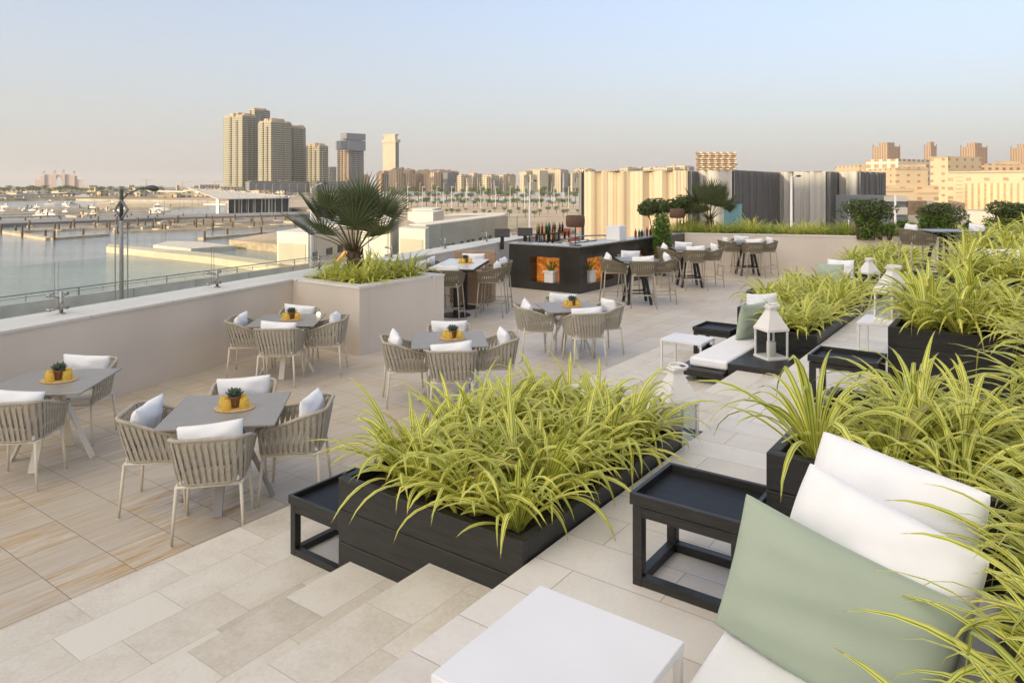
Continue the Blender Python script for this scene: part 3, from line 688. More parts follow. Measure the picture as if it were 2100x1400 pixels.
# ------------------------------------------------------------------ black timber planters, tray tables, chaises
def planter(x0, x1, y0, y1, zb, zt, label, name='timber_planter', boards=True):
    t = thing(name, label, 'planter', ((x0 + x1) / 2, (y0 + y1) / 2, zb)); th = .05; n = 4 if zt - zb > .4 else 2; bh = (zt - zb) / n
    for k, (a0, a1, b0, b1) in enumerate(((x0, x1, y0, y0 + th), (x0, x1, y1 - th, y1), (x0, x0 + th, y0 + th, y1 - th), (x1 - th, x1, y0 + th, y1 - th))):
        mb = MB()
        for i in range(n): mb.bb(a0, a1, b0, b1, zb + i * bh + (.002 if i else 0), zb + (i + 1) * bh - .002)
        mb.bb(a0 + .012, a1 - .012, b0 + .012, b1 - .012, zb, zt - .02)
        rel(mb.build('side_boards', M['black'], bevel=.004), t)
    mb = MB(); mb.bb(x0 + th, x1 - th, y0 + th, y1 - th, zb + .01, zt - .07); rel(mb.build('soil', M['soil']), t)
    return t
def tray(x0, x1, y0, y1, zb, zt, label):
    t = thing('tray_table', label, 'side table', ((x0 + x1) / 2, (y0 + y1) / 2, zb)); b = .045
    mb = MB(); h0, h1 = zt - .055, zt
    for a in ((x0, x1, y0, y0 + .022), (x0, x1, y1 - .022, y1), (x0, x0 + .022, y0 + .022, y1 - .022), (x1 - .022, x1, y0 + .022, y1 - .022)): mb.bb(*a, h0, h1)
    rel(mb.build('tray_rim', M['black'], bevel=.003), t)
    mb = MB(); mb.bb(x0 + .02, x1 - .02, y0 + .02, y1 - .02, h0 + .004, h0 + .02); rel(mb.build('tray_surface', M['blackin']), t)
    e = .012; mb = MB(); ht_ = h0 - .008
    for a in ((x0 + e + b, x1 - e - b, y0 + e, y0 + e + b), (x0 + e + b, x1 - e - b, y1 - e - b, y1 - e), (x0 + e, x0 + e + b, y0 + e + b, y1 - e - b), (x1 - e - b, x1 - e, y0 + e + b, y1 - e - b)):
        mb.bb(*a, ht_ - .045, ht_)
        lo_ = MB(); lo_.bb(*a, zb + .002, zb + .045); rel(lo_.build('bottom_rail', M['black'], bevel=.002), t)
    mb.bb(x0 + .03, x1 - .03, y0 + .03, y1 - .03, ht_ - .01, h0 + .003)
    rel(mb.build('upper_frame', M['black'], bevel=.002), t)
    for ax in (x0 + e, x1 - e - b):
        for ay in (y0 + e, y1 - e - b): mb = MB(); mb.bb(ax - .002, ax + b + .002, ay - .002, ay + b + .002, zb, ht_ + .002); rel(mb.build('leg', M['black'], bevel=.004), t)
    return t
def white_table(x0, x1, y0, y1, zb, zt, label):
    t = thing('white_side_table', label, 'side table', ((x0 + x1) / 2, (y0 + y1) / 2, zb)); b = .025
    mb = MB(); mb.bb(x0, x1, y0, y1, zt - .03, zt); rel(mb.build('tabletop', M['white'], bevel=.004), t)
    for ax in (x0 + .003, x1 - b - .003):
        for ay in (y0 + .003, y1 - b - .003): mb = MB(); mb.bb(ax, ax + b, ay, ay + b, zb, zt - .031); rel(mb.build('leg', M['whitewarm'], bevel=.002), t)
    mb = MB(); mb.bb(x0 + .03, x1 - .03, y0 + .004, y0 + .026, zb, zb + .022)
    rel(mb.build('foot_rail', M['whitewarm']), t); mb = MB(); mb.bb(x0 + .03, x1 - .03, y1 - .026, y1 - .004, zb, zb + .022)
    rel(mb.build('foot_rail', M['whitewarm']), t)
    return t
def chaise(x0, x1, y0, y1, zb, zt, label, ext=.11):
    t = thing('chaise_longue', label, 'chaise longue', ((x0 + x1) / 2, (y0 + y1) / 2, zb))
    mb = MB(); mb.bb(x0 - ext, x1, y0 - ext, y1, zt - .19, zt - .105); mb.bb(x0 + .06, x1 - .01, y0 + .06, y1 - .01, zb, zt - .191); rel(mb.build('base', M['black'], bevel=.012), t)
    mb = MB(); mb.bb(x0, x1, y0, y1, zt - .103, zt); rel(mb.build('seat_cushion', M['fabric'], bevel=.03, seg=4), t)
    return t
def frame_pillow(name, cen, u, v, th_, mat, label, seed, pinch=.07, rc=.03, wk=1.0):
    """pillow placed by its half-width vector u and half-height vector v"""
    u = Vector(u); v = Vector(v); o = cushion(name, 2 * u.length, 2 * v.length, th_, mat, n=28, seed=seed, pinch=pinch, rc=rc, wk=wk, pipe=cen[1] < 4)
    x = u.normalized(); y = v.cross(u).normalized(); z = x.cross(y)
    o.matrix_world = Matrix.Translation(cen) @ Matrix((x, y, z)).transposed().to_4x4()
    return tag(o, label, 'pillow')
def lantern(loc, sc, label, rz=TH + R(16)):
    t = thing('lantern', label, 'lantern', loc, rz); h, w_ = .32 * sc, .125 * sc
    mb = MB(); mb.box((0, 0, .012), (2 * w_ + .02, 2 * w_ + .02, .024)); mb.box((0, 0, h), (2 * w_ + .02, 2 * w_ + .02, .03))
    for sx in (-1, 1):
        for sy in (-1, 1): mb.box((sx * (w_ - .008), sy * (w_ - .008), h / 2), (.02, .02, h))
    mb.build('frame', M['whitewarm'], t, bevel=.002)
    mb = MB(); q = math.sqrt(2); rw = (w_ + .004) * q
    mb.lathe([(rw, h + .015), (.042 * sc * q, h + .20 * sc), (.042 * sc * q, h + .225 * sc), (.09 * sc, h + .235 * sc), (.05 * sc, h + .25 * sc), (0, h + .25 * sc)], 4, sq=True); mb.build('roof', M['whitewarm'], t)
    mb = MB(); mb.tube([(math.cos(a) * .07 * sc + .02, math.sin(a) * .07 * sc, h + (.255 + .004 * math.sin(a)) * sc) for a in [2 * math.pi * k / 24 for k in range(25)]], .009 * sc, 8); mb.build('ring_handle', M['whitewarm'], t, smooth=True)
    for a in range(4):
        mb = MB(); an = R(90 * a); mb.box((math.cos(an) * (w_ - .006), math.sin(an) * (w_ - .006), h / 2 + .005), (.003 if a % 2 == 0 else 2 * w_ - .045, 2 * w_ - .045 if a % 2 == 0 else .003, h - .05)); mb.build('pane', M['lanternglass'], t)
    mb = MB(); mb.lathe([(0, .026), (.05 * sc, .026), (.05 * sc, .17 * sc), (.045 * sc, .178 * sc), (0, .172 * sc)], 20); mb.build('candle', M['candle'], t, smooth=True)
    return t
Z1 = RIS
P1 = planter(-3.39, -2.03, 2.905, 4.9, Z1 - .1, .85, 'long low black timber planter in the middle foreground, set into the steps')
tray(-3.96, -3.40, 2.97, 3.55, Z1, .575, 'black tray table on the lowest step, left of the long foreground planter')
mb = MB(); mb.bb(-3.2, -2.04, 4.905, 5.6, Z1, .63); tag(mb.build('timber_plinth', M['black'], bevel=.006), 'black timber plinth under the nearest lantern, at the far end of the long foreground planter', 'plinth')
lantern((-2.24, 5.28, .63), 1.0, 'white lantern behind the long foreground planter, half hidden by leaves')
tray(-1.525, -.99, 3.05, 3.51, ZC, 1.17, 'black tray table in the right foreground beside the green pillow')
white_table(-1.43, -.885, 1.572, 2.155, ZC, 1.17, 'white square side table at the bottom edge of the photo')
P3 = planter(-.965, 1.4, 3.285, 4.6, ZC, 1.41, 'black timber planter behind the big white cushions in the right foreground')
P3b = planter(-.06, 1.4, .9, 3.27, ZC, 1.40, 'black timber planter right of the green pillow at the right edge')
chaise(-.85, -.08, .7, 3.2, ZC, 1.10, 'white cushioned chaise longue in the bottom right corner', -.03)
frame_pillow('pillow', (-.50, 2.36, 1.28), (.345, -.075, -.05), (.01, .05, .225), .17, M['sage'], 'large sage green pillow in the right foreground', 1, .06)
frame_pillow('pillow', (-.43, 2.50, 1.32), (.285, -.12, -.045), (.0, .09, .28), .19, M['fabric'], 'plump white cushion directly behind the large sage green pillow', 2, .045, .06, 1.3)
frame_pillow('pillow', (-.42, 2.80, 1.36), (.29, -.11, -.02), (.0, .08, .29), .19, M['fabric'], 'rearmost white cushion against the black planter in the right foreground', 5, .045, .06, 1.3)
# second group
P2 = planter(-3.47, -2.03, 10.4, 13.2, Z1, .85, 'black timber planter behind the pillows of the middle chaise longue')
P2b = planter(-2.76, -2.03, 8.92, 10.39, Z1, .85, 'black timber planter behind the white lantern in the middle distance')
chaise(-3.21, -2.765, 7.95, 10.35, Z1, .63, 'white cushioned chaise longue on a black base left of the middle lantern')
mb = MB(); mb.bb(-2.76, -2.045, 7.95, 8.91, Z1, .62); tag(mb.build('timber_plinth', M['black'], bevel=.006), 'black timber plinth carrying the middle lantern beside the white chaise longue', 'plinth')
lantern((-2.44, 8.5, .62), 1.05, 'white lantern with a candle on the black plinth in the middle distance')
tray(-3.97, -3.42, 9.95, 10.5, Z1, .575, 'black tray table left of the pale green pillow in the middle distance')
white_table(-3.92, -3.36, 8.72, 9.2, Z1, .62, 'white square side table beside the middle chaise longue')
frame_pillow('pillow', (-2.93, 9.35, .86), (.1, .23, 0), (.07, .03, .24), .15, M['sage'], 'pale green pillow on the middle chaise longue', 7)
frame_pillow('pillow', (-2.98, 9.95, .88), (.16, .18, 0), (.08, .08, .25), .15, M['fabric'], 'white pillow behind the pale green one on the middle chaise longue', 8)
frame_pillow('pillow', (-2.86, 9.72, .84), (.1, .2, 0), (.07, .05, .22), .14, M['fabric'], 'white pillow between the green pillow and the lantern of the middle chaise longue', 9)
P4 = planter(-.99, 1.4, 6.83, 8.2, ZC, 1.41, 'black timber planter in the middle right, seen across the nearer leaves')
tray(-1.545, -1.0, 6.43, 6.87, ZC, 1.17, 'black tray table with a bluish surface in front of the middle right planter')
white_table(-1.5, -.98, 8.3, 8.85, ZC, 1.17, 'white side table left of the middle right planter')
lantern((-1.2, 8.6, 1.17), 1.0, 'white lantern on the white side table behind the middle right planter')
P4b = planter(.0, 1.4, 4.61, 6.82, ZC, 1.41, 'black timber planter at the right edge between the two bigger planters')
# third group and far rows
tray(-3.95, -3.4, 16.5, 17.0, Z1, .575, 'farthest black tray table, left of the far chaise longue')
tray(-4.5, -3.75, 14.0, 14.5, Z1, .575, 'black tray table beyond the middle planter, in front of the far chaise longue')
chaise(-3.22, -2.77, 14.3, 16.85, Z1, .63, 'far white chaise longue beside the farthest lantern')
mb = MB(); mb.bb(-2.76, -2.045, 14.5, 15.5, Z1, .62); tag(mb.build('timber_plinth', M['black'], bevel=.006), 'black timber plinth carrying the farthest lantern', 'plinth')
lantern((-2.5, 15.05, .62), 1.05, 'farthest white lantern, beside the far green pillow')
frame_pillow('pillow', (-3.1, 14.62, .88), (.24, .02, 0), (.01, .09, .25), .15, M['sage'], 'pale green pillow next to the farthest lantern', 12)
frame_pillow('pillow', (-2.98, 14.95, .93), (.24, .04, 0), (.01, .08, .26), .15, M['fabric'], 'white pillow behind the farthest green pillow', 13)
P6 = planter(-3.47, -2.03, 16.9, 20.6, Z1, .85, 'far black timber planter below the beige end wall')
P6b = planter(-2.76, -2.03, 15.52, 16.88, Z1, .85, 'black timber planter just behind the farthest lantern')
P5 = planter(-.99, 1.4, 10.6, 12.1, ZC, 1.41, 'black timber planter on the upper terrace behind the middle right planter')
P7 = planter(-.99, 1.4, 14.1, 15.5, ZC, 1.41, 'far black timber planter on the upper terrace')
P8 = planter(-.8, 2.4, 18.4, 20.0, ZC, 1.41, 'farthest black timber planter on the upper terrace')
tray(-1.6, -1.0, 13.3, 13.8, ZC, 1.17, 'black tray table on the upper terrace near the far white pillows')
chaise(-.75, .4, 12.3, 14.0, ZC, 1.1, 'white chaise longue on the upper terrace between the far planters', .05)
frame_pillow('pillow', (-.55, 13.7, 1.38), (.24, .02, 0), (.01, .09, .24), .15, M['fabric'], 'left white pillow on the upper terrace among the far leaves', 15)
frame_pillow('pillow', (-.1, 13.75, 1.38), (.24, -.02, 0), (.01, .09, .24), .15, M['fabric'], 'right white pillow on the upper terrace above a pale green one', 16)
frame_pillow('pillow', (-.12, 13.45, 1.28), (.24, .0, 0), (.01, .09, .2), .13, M['sage'], 'pale green pillow on the upper terrace at the right edge', 17)
# ------------------------------------------------------------------ plants
def blade_clump(name, seed, n, L, wd, mat, lean=(35, 86), spread=.05, droop=1.0, segs=9, parts=False):
    r = random.Random(seed); mb = MB()
    for i in range(n):
        k = i / n; az = r.uniform(0, 2 * math.pi); el = R(lean[1] - (lean[1] - lean[0]) * (k ** .8) + r.uniform(-6, 6)); LL = L * r.uniform(.65, 1.1)
        w0 = wd * r.uniform(.7, 1.15); dr = droop * r.uniform(.6, 1.5) * (1.15 - .3 * k)
        o = Vector((math.cos(az), math.sin(az), 0)); sd = Vector((-o.y, o.x, 0)); tw = r.uniform(-.5, .5); az2 = r.uniform(-.25, .25)
        p = o * r.uniform(0, spread); th = el; vs, fs, uvs = [], [], []; st = LL / segs
        kink = r.uniform(.35, .8) if r.random() < .18 else None
        for j in range(segs + 1):
            t = j / segs
            ww = w0 * (.55 + .9 * t if t < .4 else (1 if t < .5 else max(.03, 1 - ((t - .5) / .5) ** 1.7))) * .5
            d = o * math.cos(th) + Vector((0, 0, math.sin(th))) + sd * az2 * t; d.normalize()
            s2 = (sd * math.cos(tw * t) + d.cross(sd) * math.sin(tw * t)).normalized(); nn = d.cross(s2) * -1
            vs += [p - s2 * ww, p - nn * ww * .38, p + s2 * ww]
            p = p + d * st; th -= dr * 2.2 / segs * (.35 + 1.3 * t)
            if kink and t > kink: th -= 1.0; kink = None
            th = max(th, -1.45)
            if j < segs:
                a = j * 3; fs += [(a, a + 1, a + 4, a + 3), (a + 1, a + 2, a + 5, a + 4)]; t1 = (j + 1) / segs
                uvs += [[(0, t), (.5, t), (.5, t1), (0, t1)], [(.5, t), (1, t), (1, t1), (.5, t1)]]
        mb.add(vs, fs, 0, uvs)
    return mb.build(name, mat, smooth=True)
SP = []
for k in range(7):
    o = blade_clump('spider_plant', 100 + k, 38, .64, .036, M['leaf'], lean=(38, 88), spread=.03, droop=.85)
    tag(o, 'x', 'plant'); SP.append(Kind(o))
GR = []
for k in range(4):
    o = blade_clump('grass_tuft', 200 + k, 60, .46, .017, M['grass'] if k % 2 else M['leaf'], lean=(40, 88), spread=.09, droop=.75, segs=6)
    tag(o, 'x', 'plant'); GR.append(Kind(o))
pr = random.Random(5)
def fill(kinds, x0, x1, y0, y1, z, nx, ny, label, group, s0=.9, s1=1.15, jitter=.06, tilt=.12, skip=0, f=None):
    for i in range(nx):
        for j in range(ny):
            if pr.random() < skip: continue
            x = x0 + (x1 - x0) * (i + .5) / nx + pr.uniform(-jitter, jitter); y = y0 + (y1 - y0) * (j + .5) / ny + pr.uniform(-jitter, jitter)
            if f: x, y = f(x, y)
            s = pr.uniform(s0, s1); k = kinds[pr.randrange(len(kinds))]
            k.put((x, y, z), 0, label, group, scale=(s, s, s * pr.uniform(.9, 1.1)), rot=(pr.uniform(-tilt, tilt), pr.uniform(-tilt, tilt), pr.uniform(0, 6.28)))
V = 'variegated yellow and green spider plant '
fill(SP, -3.26, -2.14, 3.04, 4.84, .77, 5, 7, V + 'in the long foreground planter set into the steps', 'spider plants in the long foreground planter', .85, 1.12)
L_ = V + 'in the planter behind the big white cushions'; G_ = 'spider plants behind the big white cushions'
SP[2].put((-.80, 3.5, 1.33), 0, L_, G_, scale=(1.0, 1.0, 1.2), rot=(-.05, -.05, 1.0))
fill(SP, -.62, .75, 3.38, 4.5, 1.31, 5, 4, L_, G_, .72, .95)
fill(SP, .04, .5, 1.15, 3.25, 1.33, 3, 9, V + 'in the planter right of the large green pillow', 'spider plants right of the green pillow', .75, .95)
fill(SP, .05, .7, 4.7, 6.8, 1.33, 2, 6, V + 'in the right edge planter between the two bigger ones', 'spider plants at the right edge', .9, 1.15)
fill(SP, -.94, .7, 6.9, 8.1, 1.33, 5, 4, V + 'in the middle right planter', 'spider plants in the middle right planter', 1.0, 1.3)
fill(SP, -2.7, -2.1, 8.98, 10.35, .77, 2, 4, V + 'in the planter behind the middle lantern', 'spider plants behind the middle lantern', .8, 1.0)
fill(SP, -3.4, -2.1, 10.45, 13.1, .77, 4, 7, V + 'in the planter behind the middle chaise longue', 'spider plants behind the middle chaise longue', .8, 1.05)
fill(SP, -.94, .9, 10.7, 12.0, 1.33, 5, 3, V + 'on the upper terrace behind the middle right planter', 'spider plants on the upper terrace', 1.1, 1.35)
fill(SP, -.94, 1.2, 14.2, 15.4, 1.33, 5, 3, V + 'in the far planter of the upper terrace', 'spider plants in the far upper planter', 1.1, 1.4)
fill(SP, -.8, 2.2, 18.5, 19.9, 1.33, 6, 2, V + 'in the farthest planter of the upper terrace', 'spider plants in the farthest upper planter', 1.2, 1.5)
fill(SP, -3.4, -2.1, 17.0, 20.5, .77, 4, 6, V + 'in the far planter below the end wall', 'spider plants below the end wall', .9, 1.2)
fill(SP, -2.7, -2.1, 15.6, 16.8, .77, 2, 3, V + 'just behind the farthest lantern', 'spider plants behind the farthest lantern', .8, 1.0)
G2 = 'green grass tuft round the palm in the beige planter'
fill(SP, -9.85, -8.62, 7.85, 9.25, .93, 5, 5, 'spider plant round the palm in the beige planter', 'spider plants round the palm', .85, 1.1, .08)
fill(GR, 0, 14.4, .3, .8, WT - .1, 58, 1, 'yellow green grass tuft on top of the far planter wall', 'grass tufts on the far planter wall', 1.0, 1.5, .08, f=lambda s, o: bwp(s, o))
fill(GR, 0, 14.4, 1.0, 1.6, WT - .1, 40, 1, 'yellow green grass tuft on top of the far planter wall', 'grass tufts on the far planter wall', 1.3, 1.9, .12, f=lambda s, o: bwp(s, o))

def fan_palm(name, label, loc, seed, th_, nl, pet, fr, rz=0, dirs=None):
    r = random.Random(seed); t = thing(name, label, 'palm', loc, rz)
    mb = MB(); pts = [(0, 0, -.06), (.01, 0, th_ * .5), (0, .01, th_)]; mb.tube(pts, [.085 * fr / .5, .095 * fr / .5, .075 * fr / .5], 14)
    for k in range(60):  # frayed leaf bases
        a = r.uniform(0, 6.28); z = r.uniform(-.02, th_); rr = .085 * fr / .5; d = Vector((math.cos(a), math.sin(a), 0))
        p = d * rr + Vector((0, 0, z)); e = p + d * r.uniform(.02, .05) + Vector((0, 0, r.uniform(.05, .11)))
        mb.tube([p, e], [.016, .004], 4)
    mb.build('trunk', M['bark'], t)
    for i in range(nl):
        az = 2 * math.pi * (i * .618 % 1) + r.uniform(-.2, .2); el = R(84 - 60 * (i / (nl - 1)) ** .85 + r.uniform(-5, 5))
        o = Vector((math.cos(az), math.sin(az), 0)); d = (o * math.cos(el) + Vector((0, 0, math.sin(el)))).normalized(); sd = Vector((-o.y, o.x, 0)); sd = (sd * math.cos(rl := r.uniform(-.3, .3)) + d.cross(sd) * math.sin(rl)).normalized()
        PL = pet * r.uniform(.8, 1.1); base = Vector((0, 0, th_ - .02)) + o * .03; mid = base + d * PL * .5 + Vector((0, 0, .02)); hub = base + d * PL - Vector((0, 0, .03 * math.cos(el)))
        leaf = thing('frond', None, None, (0, 0, 0)); leaf.parent = t
        mb = MB(); mb.tube([base, mid, hub], [.014, .010, .007], 5); mb.build('petiole', M['stem'], leaf, smooth=True)
        ns = 27; L0 = fr * r.uniform(.85, 1.12); up = sd.cross(d) * -1; up = d.cross(sd) * -1 if d.cross(sd).z < 0 else d.cross(sd)
        mb = MB()
        for k in range(ns):
            u = k / (ns - 1) * 2 - 1; an = u * R(100); LL = L0 * (1 - .28 * abs(u) ** 2) * r.uniform(.93, 1.05)
            sg = (d * math.cos(an) + sd * math.sin(an)).normalized(); cup = up * (.16 * abs(math.sin(an)) + .25 * math.cos(el) * math.cos(an))
            sg = (sg + cup).normalized(); pe = sg.cross(up).normalized(); w_ = .5 * L0 * R(200) / ns * .5; drp = r.uniform(.0, .05) * L0
            p1 = hub + sg * LL * .36; p2 = hub + sg * LL * .75 - Vector((0, 0, drp * .25)); p3 = hub + sg * LL - Vector((0, 0, drp))
            fold = up * w_ * .5 * (1 if k % 2 else -1)
            vs = [hub, p1 - pe * w_, p1 + fold, p1 + pe * w_, p2 - pe * w_ * .45, p2 + fold * .4, p2 + pe * w_ * .45, p3]
            mb.add(vs, [(0, 1, 2), (0, 2, 3), (1, 4, 5, 2), (2, 5, 6, 3), (4, 7, 5), (5, 7, 6)], 0, [[(.2, .2)] * 3, [(.3, .2)] * 3, [(.25, .5)] * 4, [(.3, .5)] * 4, [(.4, .8)] * 3, [(.4, .8)] * 3])
        mb.build('fan_blade', M['palmleaf'], leaf)
    return t
fan_palm('fan_palm', 'large dark fan palm rising from the square beige planter', (-9.5, 8.5, .98), 3, .50, 19, .90, .68, R(165))
c_ = bwp(2.1, 1.0); 
c_ = bg_xy(1455, 23.3); fan_palm('fan_palm', 'smaller fan palm on the far planter wall before the ribbed facade', (c_[0], c_[1], WT - .08), 8, .50, 20, .80, .62)

def leafcloud(mb, c, r3, n, size, r, flat=1.0, dens=.6):
    for _ in range(n):
        while True:
            p = Vector((r.uniform(-1, 1), r.uniform(-1, 1), r.uniform(-1, 1)))
            if .3 < p.length < 1: break
        p = p.normalized() * (p.length ** .5); ctr = Vector((c[0] + p.x * r3[0], c[1] + p.y * r3[1], c[2] + p.z * r3[2]))
        a = Vector((r.gauss(0, 1), r.gauss(0, 1), r.gauss(0, .6))).normalized(); b = a.cross(Vector((r.gauss(0, 1), r.gauss(0, 1), r.gauss(0, 1)))).normalized()
        s = size * r.uniform(.6, 1.3)
        mb.add([ctr - a * s, ctr + b * s * .35, ctr + a * s, ctr - b * s * .35], [(0, 1, 2, 3)], 0, [[(.5, .1), (.2, .5), (.5, .9), (.8, .5)]])
def small_tree(name, label, loc, h, cw_, chh, seed, mat='treeleaf', stems=3, leaf=.05, n=900, cat='tree', group=None):
    r = random.Random(seed); t = thing(name, label, cat, loc, r.uniform(0, 6), group); mb = MB()
    for k in range(stems):
        a = 2 * math.pi * k / stems + r.uniform(-.4, .4); e = Vector((math.cos(a) * cw_ * .3, math.sin(a) * cw_ * .3, h - chh * .45)); b = Vector((math.cos(a) * .04, math.sin(a) * .04, 0))
        m_ = (b + e) * .5 + Vector((r.uniform(-.04, .04), r.uniform(-.04, .04), 0)); mb.tube([b, m_, e], [.022, .016, .008], 6)
        for q in range(3): e2 = e + Vector((r.uniform(-1, 1) * cw_ * .25, r.uniform(-1, 1) * cw_ * .25, r.uniform(0, .3) * chh)); mb.tube([m_, e2], [.011, .004], 5)
    mb.build('trunk', M['bark'], t)
    mb = MB(); nb = 11
    for k in range(nb):
        a = r.uniform(0, 6.28); rr = r.uniform(.1, .68) * cw_ * .5; c2 = (math.cos(a) * rr, math.sin(a) * rr, h - chh * r.uniform(.3, .72)); s = r.uniform(.22, .36)
        leafcloud(mb, c2, (cw_ * s, cw_ * s, chh * s * 1.05), n // nb, leaf, r)
    mb.build('crown', M[mat], t)
    return t
for i, (px, d, yt, yb, wpx, lb) in enumerate(((1340, 23.6, 403, 466, 46, 'small round topped tree left of the lamp on the far planter wall'), (1397, 23.8, 400, 466, 50, 'small round topped tree between the ribbed facade and the small palm'),
        (1782, 21.6, 404, 478, 82, 'multi stemmed tree with a flat dark crown, third from the right'), (1925, 20.8, 408, 478, 72, 'multi stemmed tree with a flat dark crown, second from the right'), (2066, 20.3, 410, 478, 72, 'dark crowned tree at the right edge of the photo'))):
    x, y = bg_xy(px, d); zt, zb = zy(yt, d), WT - .1; small_tree('round_tree' if i < 2 else 'multi_stem_tree', lb, (x, y, zb), zt - zb, wpx * d / F * 1.3, (.55 if i < 2 else .62) * (zt - zb), 40 + i, stems=2 if i < 2 else 7, leaf=.05, n=3800)
for i, px in enumerate((1762, 1775, 1790, 1805, 1825, 1850, 1868, 1895, 1912, 1932, 1950, 1985, 2030, 2060, 2085)):
    x, y = bg_xy(px, 21.2 - i * .08); small_tree('leafy_shrub', 'low leafy shrub among the trees on the end wall', (x, y, WT - .1), .45 + .4 * pr.random(), .32, .5, 60 + i, mat='shrubleaf', stems=4, leaf=.05, n=420, cat='shrub', group='shrubs under the end wall trees')

# ------------------------------------------------------------------ bar
bx = -8.84
bar = thing('bar_counter', 'long black stone bar counter with glowing orange niches and a steel top', 'bar', (bx - .3, 15, 0))
bz = 1.115
mb = MB()   # near face with its niche
def niche_wall(mb, fixed, axis, a0, a1, nn, z0, z1, depth):
    """wall of thickness depth along axis with openings nn=[(s,e)] between z0 and z1"""
    def seg(s, e, za, zb):
        if axis == 'x': mb.bb(s, e, fixed, fixed + depth, za, zb)
        else: mb.bb(fixed - depth, fixed, s, e, za, zb)
    cur = a0
    for s, e in nn: seg(cur, s, 0, bz); seg(s, e, 0, z0); seg(s, e, z1, bz); cur = e
    seg(cur, a1, 0, bz)
niche_wall(mb, 15.03, 'x', -10.95, bx - .32, [(-10.28, -9.42)], .2, .83, .3)
rel(mb.build('end_cladding', M['barblack'], bevel=.003), bar)
mb = MB(); niche_wall(mb, bx, 'y', 15.03, 21.9, [(15.4, 16.75), (17.35, 18.7), (19.3, 20.65)], .2, .83, .32)
rel(mb.build('front_cladding', M['barblack'], bevel=.003), bar)
for a in ((-10.3, -9.4, 15.335, 15.36), (bx - .35, bx - .325, 15.38, 16.77), (bx - .35, bx - .325, 17.33, 18.72), (bx - .35, bx - .325, 19.28, 20.67)):
    mb = MB(); mb.bb(*a, .18, .85); rel(mb.build('onyx_panel', M['onyx']), bar)
mb = MB(); mb.bb(-10.96, bx + .01, 15.02, 15.50, bz, bz + .035); mb.bb(bx - .50, bx + .01, 15.50, 21.9, bz, bz + .035); rel(mb.build('countertop', M['bartop'], bevel=.004), bar)
mb = MB(); mb.bb(-10.9, bx - .62, 15.64, 15.7, 0, .9); mb.bb(bx - .66, bx - .63, 15.7, 21.9, 0, .9); rel(mb.build('back_panel', M['barblack']), bar)
wp0 = thing('white_pot_plant', 'x', 'potted plant')
mb = MB(); mb.box((0, 0, .13), (.26, .26, .26)); mb.box((0, 0, .272), (.31, .31, .045)); mb.build('pot', M['whitewarm'], wp0, bevel=.006)
g_ = blade_clump('grass', 301, 60, .38, .012, M['shrubleaf'], lean=(50, 88), spread=.08, droop=.5, segs=5); g_.parent = wp0; g_.location = (0, 0, .26)
WP = Kind(wp0)
for (x, y), lb in (((-9.74, 15.17), 'white pot of green grass in the niche at the near end of the bar'), ((bx - .16, 15.75), 'white pot of green grass in the first niche of the long bar front'), ((bx - .16, 18.1), 'white pot of green grass in the second niche of the long bar front'), ((bx - .16, 20.0), 'white pot of green grass in the last niche of the bar front')):
    WP.put((x, y, .2), 0, lb, 'white pots in the bar niches')
small_tree('leafy_shrub', 'tall leafy green shrub standing against the bar front', (bx + .28, 19.3, 0), 1.95, .62, 1.65, 71, mat='shrubleaf', stems=5, leaf=.05, n=3000, cat='shrub')
mb = MB(); mb.box((0, 0, .19), (.4, .4, .38)); tag(mb.build('planter_box', M['white'], bevel=.01, loc=(bx - .3, 17.5, bz + .036)), 'white cube planter box standing on the bar top', 'planter box')
def table_lamp(loc, label, s=1.0):
    t = thing('bar_lamp', label, 'lamp', loc)
    mb = MB(); mb.lathe([(0, 0), (.15, 0), (.15, .018), (0, .022)], 28); mb.build('base', M['blackmetal'], t)
    mb = MB(); mb.tube([(0, 0, .02), (0, 0, .5)], .013, 8); mb.build('stem', M['blackmetal'], t)
    mb = MB(); mb.lathe([(0, .74), (.2, .74), (.228, .715), (.235, .6), (.228, .475), (.2, .452), (.19, .452), (.19, .46), (0, .46)], 32); mb.build('shade', M['lampshade'], t, smooth=True)
table_lamp((bx - .22, 15.2, bz + .036), 'brown drum lamp on the near corner of the bar')
table_lamp((bx - .2, 21.4, bz + .036), 'brown drum lamp at the far end of the bar')
# back bar shelf, bottles, point of sale screens, trays of glasses
bs = thing('bottle_shelf', 'open steel and black shelf of bottles behind the bar', 'shelf', (-12.0, 18.6, 0), 0)
mb = MB()
for z in (.72, .94, 1.16): mb.box((0, 0, z), (.4, 1.7, .03))
for y in (-.83, .83): mb.box((.18, y, .6), (.03, .03, 1.2)); mb.box((-.18, y, .6), (.03, .03, 1.2))
mb.build('shelf_boards', M['blackmetal'], bs)
bottle_mats = [pm('bottle_' + n_, c, .12, .1, 4) for n_, c in (('green', (.03, .09, .03)), ('red', (.22, .04, .03)), ('clear', (.55, .58, .58)), ('amber', (.40, .20, .04)), ('dark', (.03, .02, .02)))]
bk = []
for k, m_ in enumerate(bottle_mats):
    mb = MB(); mb.lathe([(0, 0), (.036, 0), (.037, .19), (.030, .22), (.013, .25), (.013, .31), (0, .312)], 12); o = mb.build('bottle', m_, smooth=True); tag(o, 'x', 'bottle'); bk.append(Kind(o))
br_ = random.Random(9)
cn = ['green', 'red', 'clear', 'amber', 'dark']
for z in (.736, .956, 1.176):
    for k in range(10):
        i = br_.randrange(5); bk[i].put((-12.0 + br_.uniform(-.1, .12), 17.86 + k * .163, z), 0, '%s bottle on the shelf behind the bar' % cn[i], '%s bottles on the bar shelf' % cn[i])
